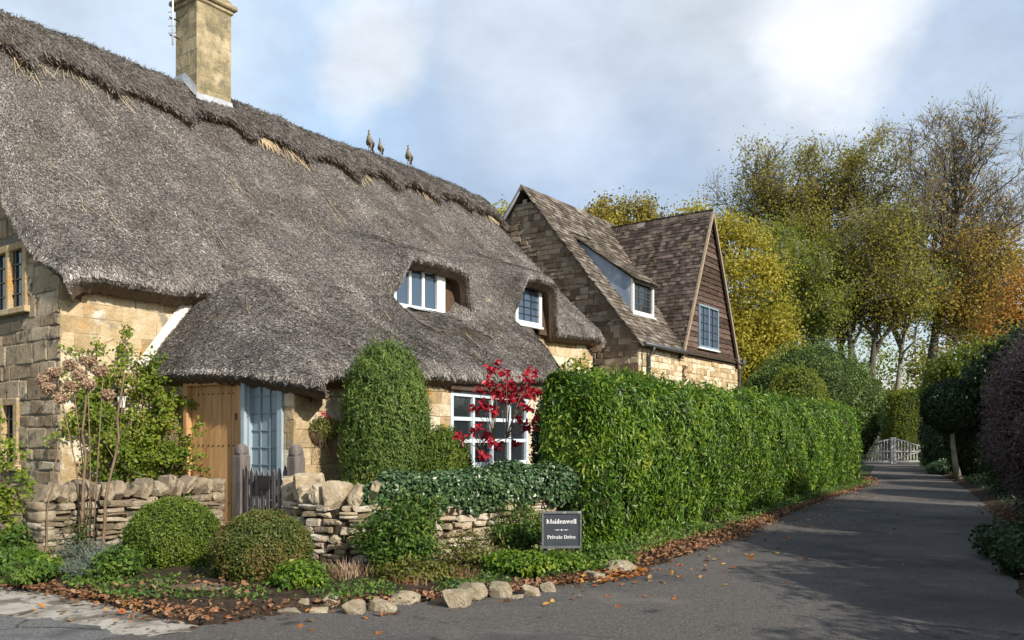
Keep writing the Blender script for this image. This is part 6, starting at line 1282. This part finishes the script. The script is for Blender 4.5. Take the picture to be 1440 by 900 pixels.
# ------------------------------------------------------------------ trees
def tree(name, label, base, Ht, crown, tr, nlimb, leafn, Lf, lm, seed, bark='bark', group=None, sub=6, twig=6, trunk_to=.75, bareness=0., start=.3, clr=.55, lean=(0, 0), forks=1, updir=.9, tw4=3, wl=None, fan=True):
    """crown = (cx offset, cy offset, centre z, rx, ry, rz)"""
    rg = np.random.default_rng(seed); o = thing(name, label, 'tree', tuple(base), group); tg = G(); lg_ = G(); b = np.array(base, float)
    C = b+[crown[0], crown[1], crown[2]]; R3 = np.array(crown[3:6]); tips = []
    def inside(p): return (((p-C)/R3)**2).sum() < 1.05
    starts = []
    for f in range(forks):
        top = C+[rg.normal(0, R3[0]*.15)+(f-(forks-1)/2)*R3[0]*.6, rg.normal(0, .3), R3[2]*(trunk_to*2-1)]; t = np.linspace(0, 1, 12)[:, None]; c = b*(1-t)+top*t; c[:, :2] += np.cumsum(rg.normal(0, tr*.16, (12, 2)), 0)*t; c[:, 0] += (f-(forks-1)/2)*tr*1.0
        rr_ = tr*(1-np.linspace(0, 1, 12)*.86); rr_[0] *= 1.35; tg.tube(c, rr_, 9); starts.append((c, rr_))
    for k in range(nlimb):
        c, rr_ = starts[k % forks]; f = start+(1-start)*((k+rg.random())/nlimb); i = min(10, int(f*11)); p0 = c[i]*(1-(f*11-i))+c[i+1]*(f*11-i); a = k*2.4+rg.normal(0, .4); r0 = rr_[i]*rg.uniform(.4, .62)
        tgt = C+np.array([cos(a), sin(a), rg.uniform(-.15, .95)*(.2+.8*f)+.1])*R3*rg.uniform(.7, .98)*[1, 1, 1]; 
        if fan:
            while True:
                dd_ = unit(rg.normal(0, 1, 3))
                if dd_[2] > -.45: break
            tgt = C+dd_*R3*rg.uniform(.72, .97); fz = np.clip((dd_[2]+.45)/1.45, 0, 1); f = start+(1-start)*fz**1.1*.98; i = min(10, int(f*11)); p0 = c[i]*(1-(f*11-i))+c[i+1]*(f*11-i); r0 = rr_[i]*rg.uniform(.42, .6)+.03
        tgt[2] = max(tgt[2], p0[2]+.12*np.linalg.norm(tgt-p0)); t = np.linspace(0, 1, 7)[:, None]; L = p0*(1-t)+tgt*t; L[:, 2] -= np.sin(t[:, 0]*pi)*.10*np.linalg.norm(tgt-p0)*-updir; L[1:-1] += rg.normal(0, .04*np.linalg.norm(tgt-p0), (5, 3)); tg.tube(L, np.linspace(r0, r0*.2, 7), 6, cap=False)
        ll = np.linalg.norm(tgt-p0)
        for s_ in range(sub):
            i2 = 1+int(rg.random()*5.5); q0 = L[i2]; d = unit(unit(tgt-p0)*.6+rg.normal(0, .6, 3)+[0, 0, .45]); l2 = ll*rg.uniform(.25, .5); q1 = q0+d*l2
            if not inside(q1): q1 = q0+d*l2*.55
            m2 = (q0+q1)/2+rg.normal(0, .06*l2, 3); r1 = r0*(1-i2/7.5)*.5; tg.tube([q0, m2, q1], [r1, r1*.7, r1*.3], 5, cap=False)
            for w_ in range(twig):
                ft_ = rg.uniform(.15, 1); w0_ = q0*(1-ft_)+q1*ft_; d2_ = unit(d*.7+rg.normal(0, .6, 3)+[0, 0, .3]); l3 = l2*rg.uniform(.35, .6); w1_ = w0_+d2_*l3; tg.tube([w0_, (w0_+w1_)/2+rg.normal(0, .06*l3, 3), w1_], [max(r1*.30,.024), max(r1*.2,.018), .012], 3, cap=False); tips.append((w0_, w1_))
                for v_ in range(tw4):
                    d3 = unit(d2_+rg.normal(0, .55, 3)+[0, 0, .2]); w2_ = w0_*(.4)+w1_*.6; e_ = w2_+d3*l3*rg.uniform(.5, .9); tg.tube([w2_, e_], [.013, .008], 3, cap=False); tips.append((w2_, e_))
    tg.build('trunk', MT[bark], o)
    T = np.array(tips); 
    if leafn:
        zrel = (T[:, 1, 2]-C[2])/R3[2]; wgt = np.clip(1-bareness*np.clip(zrel*1.3+.35, 0, 1), .03, 1)*(.25+rg.random(len(T)))
        i = rg.choice(len(T), leafn, p=wgt/wgt.sum()); t = rg.random((leafn, 1)); P = T[i, 0]*(1-t)+T[i, 1]*t+rg.normal(0, clr, (leafn, 3)); P = P[(P[:, 2] > b[2]+.5)]
        leaves(lg_, P, P-C+[0, -2, 2], Lf, Lf*.38, rg, nr=.9, droop=.3); lg_.build('crown', lm, o)
    return o
MT['barkm'] = mat('grey_brown_bark', [(.07,.06,.045),(.15,.135,.105),(.24,.22,.18)], scale=3, bump=.6, bscale=12, bdist=.04, spec=.1)
# the tall half-bare tree
tree('tall_tree', 'tallest tree, half bare with spreading pale limbs, right of the clump', (30.6,62,0), 27, (1.0,0,17.4,7.4,6,9.2), .50, 46, 7500, .17, LM['gold'], 201, bark='barkm', sub=7, twig=6, tw4=4, bareness=.12, start=.50, clr=.35, trunk_to=.62, group='tall trees beyond the far gate')
trees = [
 ('dense olive-green tree in the middle of the tall clump', (26.0,63,0), (-.6,0,16.6,5.4,5,9.2), .38, 24, 26000, 'oliveT', .12, .45),
 ('twiggy-topped tree at the left of the tall clump', (21.6,64,0), (-.2,0,16.6,5.8,5,9.6), .38, 24, 20000, 'oliveT', .45, .5),
 ('lower green tree at the left foot of the tall clump', (20.0,58,0), (0,0,11.2,4.4,4,6.0), .30, 14, 20000, 'greenT', .1, .5),
 ('twin-trunked yellow-green tree just left of the white gate', (24.0,56.5,0), (0,0,12.8,4.0,4,5.8), .34, 14, 12000, 'oliveT', .2, .5),
 ('slender green tree between the clump and the tallest tree', (27.0,58.5,0), (.5,0,12.5,4.0,4,5.2), .26, 13, 10000, 'greenT', .3, .5),
 ('golden-leaved tree below the tallest tree', (33.5,58,0), (0,0,12.0,4.6,4,5.0), .28, 13, 10000, 'gold', .3, .5),
 ('leaning yellow-brown tree right of the tallest tree', (34.6,64,0), (1.5,0,12.6,4.8,4,5.4), .30, 13, 8000, 'oliveT', .4, .5)]
for i, (lb, b_, cr_, tr_, nl_, lf_, lm_, br_, cl_) in enumerate(trees):
    tree('tall_tree', lb, b_, 20, cr_, tr_, nl_, int(lf_*1.15), .18, LM[lm_], 210+i, bark='bark' if i % 2 else 'barkp', sub=8, twig=7, tw4=3, bareness=br_, start=.42, clr=cl_, trunk_to=.70, forks=2 if i in (3,) else 1, group='tall trees beyond the far gate')
# golden trees behind the second building
def crowned(name, label, base, blobs, nl, L, lm, seed, bark='bark', group=None, th=3):
    """tree with a full leafy crown made of many leaf clumps"""
    rg = np.random.default_rng(seed); o = thing(name, label, 'tree', tuple(base), group); tg = G(); b = np.array(base, float); lg_ = G()
    C = np.mean([c for c, r in blobs], 0); tg.tube([b, b*.5+C*.5+rg.normal(0, .15, 3), C], [.28, .2, .1], 8)
    for c, r in blobs:
        c = np.array(c, float); r = np.array(r, float); nc = 70
        tg.tube([b*.4+C*.6, (b*.3+c*.7), c], [.14, .1, .05], 6, cap=False); d = unit(rg.normal(0, 1, (nc, 3))); cc = c+d*r*(rg.uniform(.45, 1.0, (nc, 1))**.6)
        for q in cc[:28]: tg.tube([c, (c+q)/2+rg.normal(0, .1, 3), q], [.045, .03, .012], 4, cap=False)
        n_ = nl//len(blobs); i = rg.integers(0, nc, n_); cs = .12*r.mean()+.08; P = cc[i]+rg.normal(0, 1, (n_, 3))*cs*rg.uniform(.6, 1.4, (nc, 1))[i]; N = (P-cc[i])+(P-c)*.4; leaves(lg_, P, N, L, L*.42, rg, nr=.7, droop=.2)
    tg.build('trunk', MT[bark], o); lg_.build('crown', lm, o); return o
crowned('golden_tree', 'bright yellow-green tree right of the boarded gable', (12.3,43,0), [((11.6,43,10.6),(2.2,2.2,2.6)),((12.4,43,8.2),(2.8,2.4,2.9)),((13.3,43,6.2),(2.0,2,2.4)),((9.8,43.5,11.6),(1.6,1.8,2.0)),((11.0,43,6.0),(2.2,2,2.6))], 42000, .15, LM['yellow'], 301)
crowned('golden_tree', 'golden tree top seen above the slate roof, left of the gap', (5.4,44,0), [((4.9,44,12.6),(1.2,1.5,1.7)),((5.2,44,10.5),(1.6,1.6,2))], 11000, .14, LM['ytop'], 302)
crowned('golden_tree', 'rounded golden tree top above the cross roof ridge', (7.4,44,0), [((6.5,44,12.5),(1.5,1.5,2.0)),((7.7,44,12.3),(1.5,1.5,1.8)),((7,44,10),(2,2,2.2))], 15000, .14, LM['ytop'], 303)
crowned('golden_tree', 'wispy yellow tree behind the end of the thatched ridge', (-.5,36,0), [((-.7,36,10.6),(1.0,1,1.3))], 3000, .13, LM['yellow'], 304)
# orange maple on the right
crowned('orange_tree', 'vivid orange autumn tree at the right edge', (26.5,43,0), [((27.2,43,8.6),(2.2,2.2,2.2)),((28.8,43,9.0),(2.2,2.2,2.4)),((25.9,43,7.0),(1.5,1.8,1.6)),((28,43,6),(2.4,2,2))], 12000, .14, LM['orange'], 305)
crowned('mixed_tree', 'dull green and pink tree below the orange one', (21.5,39,0), [((22.4,39,4.6),(1.6,1.8,1.7)),((24.4,39,5.0),(2.0,1.8,2.0)),((21.2,40,4.2),(1.0,1.2,1.2))], 15000, .14, LM['greenT'], 306)
crowned('dark_tree', 'dark evergreen tree leaning over the shaded right side of the drive', (17.5,27.5,0), [((17.4,28.6,3.6),(1.1,1.2,1.2)),((18.6,28.8,4.2),(1.5,1.5,1.6))], 14000, .12, LM['dark'], 307)
# far wood closing the view
for i, (x, y, h, w, lm_) in enumerate([(14,84,14,6,'greenT'),(21,88,15,7,'oliveT'),(29,90,14,7,'gold'),(37,88,15,7,'greenT'),(46,86,16,8,'oliveT'),(54,82,15,8,'gold'),(62,84,16,8,'greenT'),(6,88,12,6,'oliveT'),(-3,90,12,6,'greenT')]):
    crowned('far_tree', ['green','olive','golden-brown','second green','second olive','second golden','rightmost green','left olive','leftmost green'][i]+' tree in the far wood behind the gate', (x,y,0), [((x,y,h*.62),(w*.62,w*.5,h*.36)),((x-w*.35,y,h*.38),(w*.5,w*.4,h*.26)),((x+w*.35,y+1,h*.36),(w*.5,w*.4,h*.28))], 7500, .30, LM[lm_], 320+i, group='trees of the far wood')
# unseen hedge and tree added right of and behind the camera to shade the drive
mass('unseen_shade_hedge', 'unseen tall dark hedge added at the right to shade the drive', 'hedge', [((7.6,4.6,1.6),(1.6,2.6,2.4)),((8.4,8.0,1.9),(1.6,2.4,2.5)),((6.9,1.4,1.6),(1.5,2.4,2.4)),((6.2,-1.8,1.5),(1.5,2.2,2.2))], 26000, .10, .035, LM['dark'], 401)
0 and crowned('unseen_shade_tree', 'unseen leafy tree added to shade the drive from the right', (14,6.5,0), [((14,6.5,6.2),(2.6,2.6,2.2)),((16,10,5.4),(2.4,2.4,2.2))], 16000, .2, LM['greenT'], 402)
# overhead wires
for zz, yy, lb in ((7.6, 50, 'upper thin wire crossing before the tall trees'), (7.25, 50.2, 'lower thin wire crossing before the tall trees')):
    gg = G(); gg.tube([(12, yy, zz+.5), (16, yy, zz+.1), (20, yy, zz), (26, yy, zz+.1), (32, yy, zz+.5)], .012, 4, cap=False); tag(gg.build('overhead_wire', MT['pipe']), lb, 'wire')
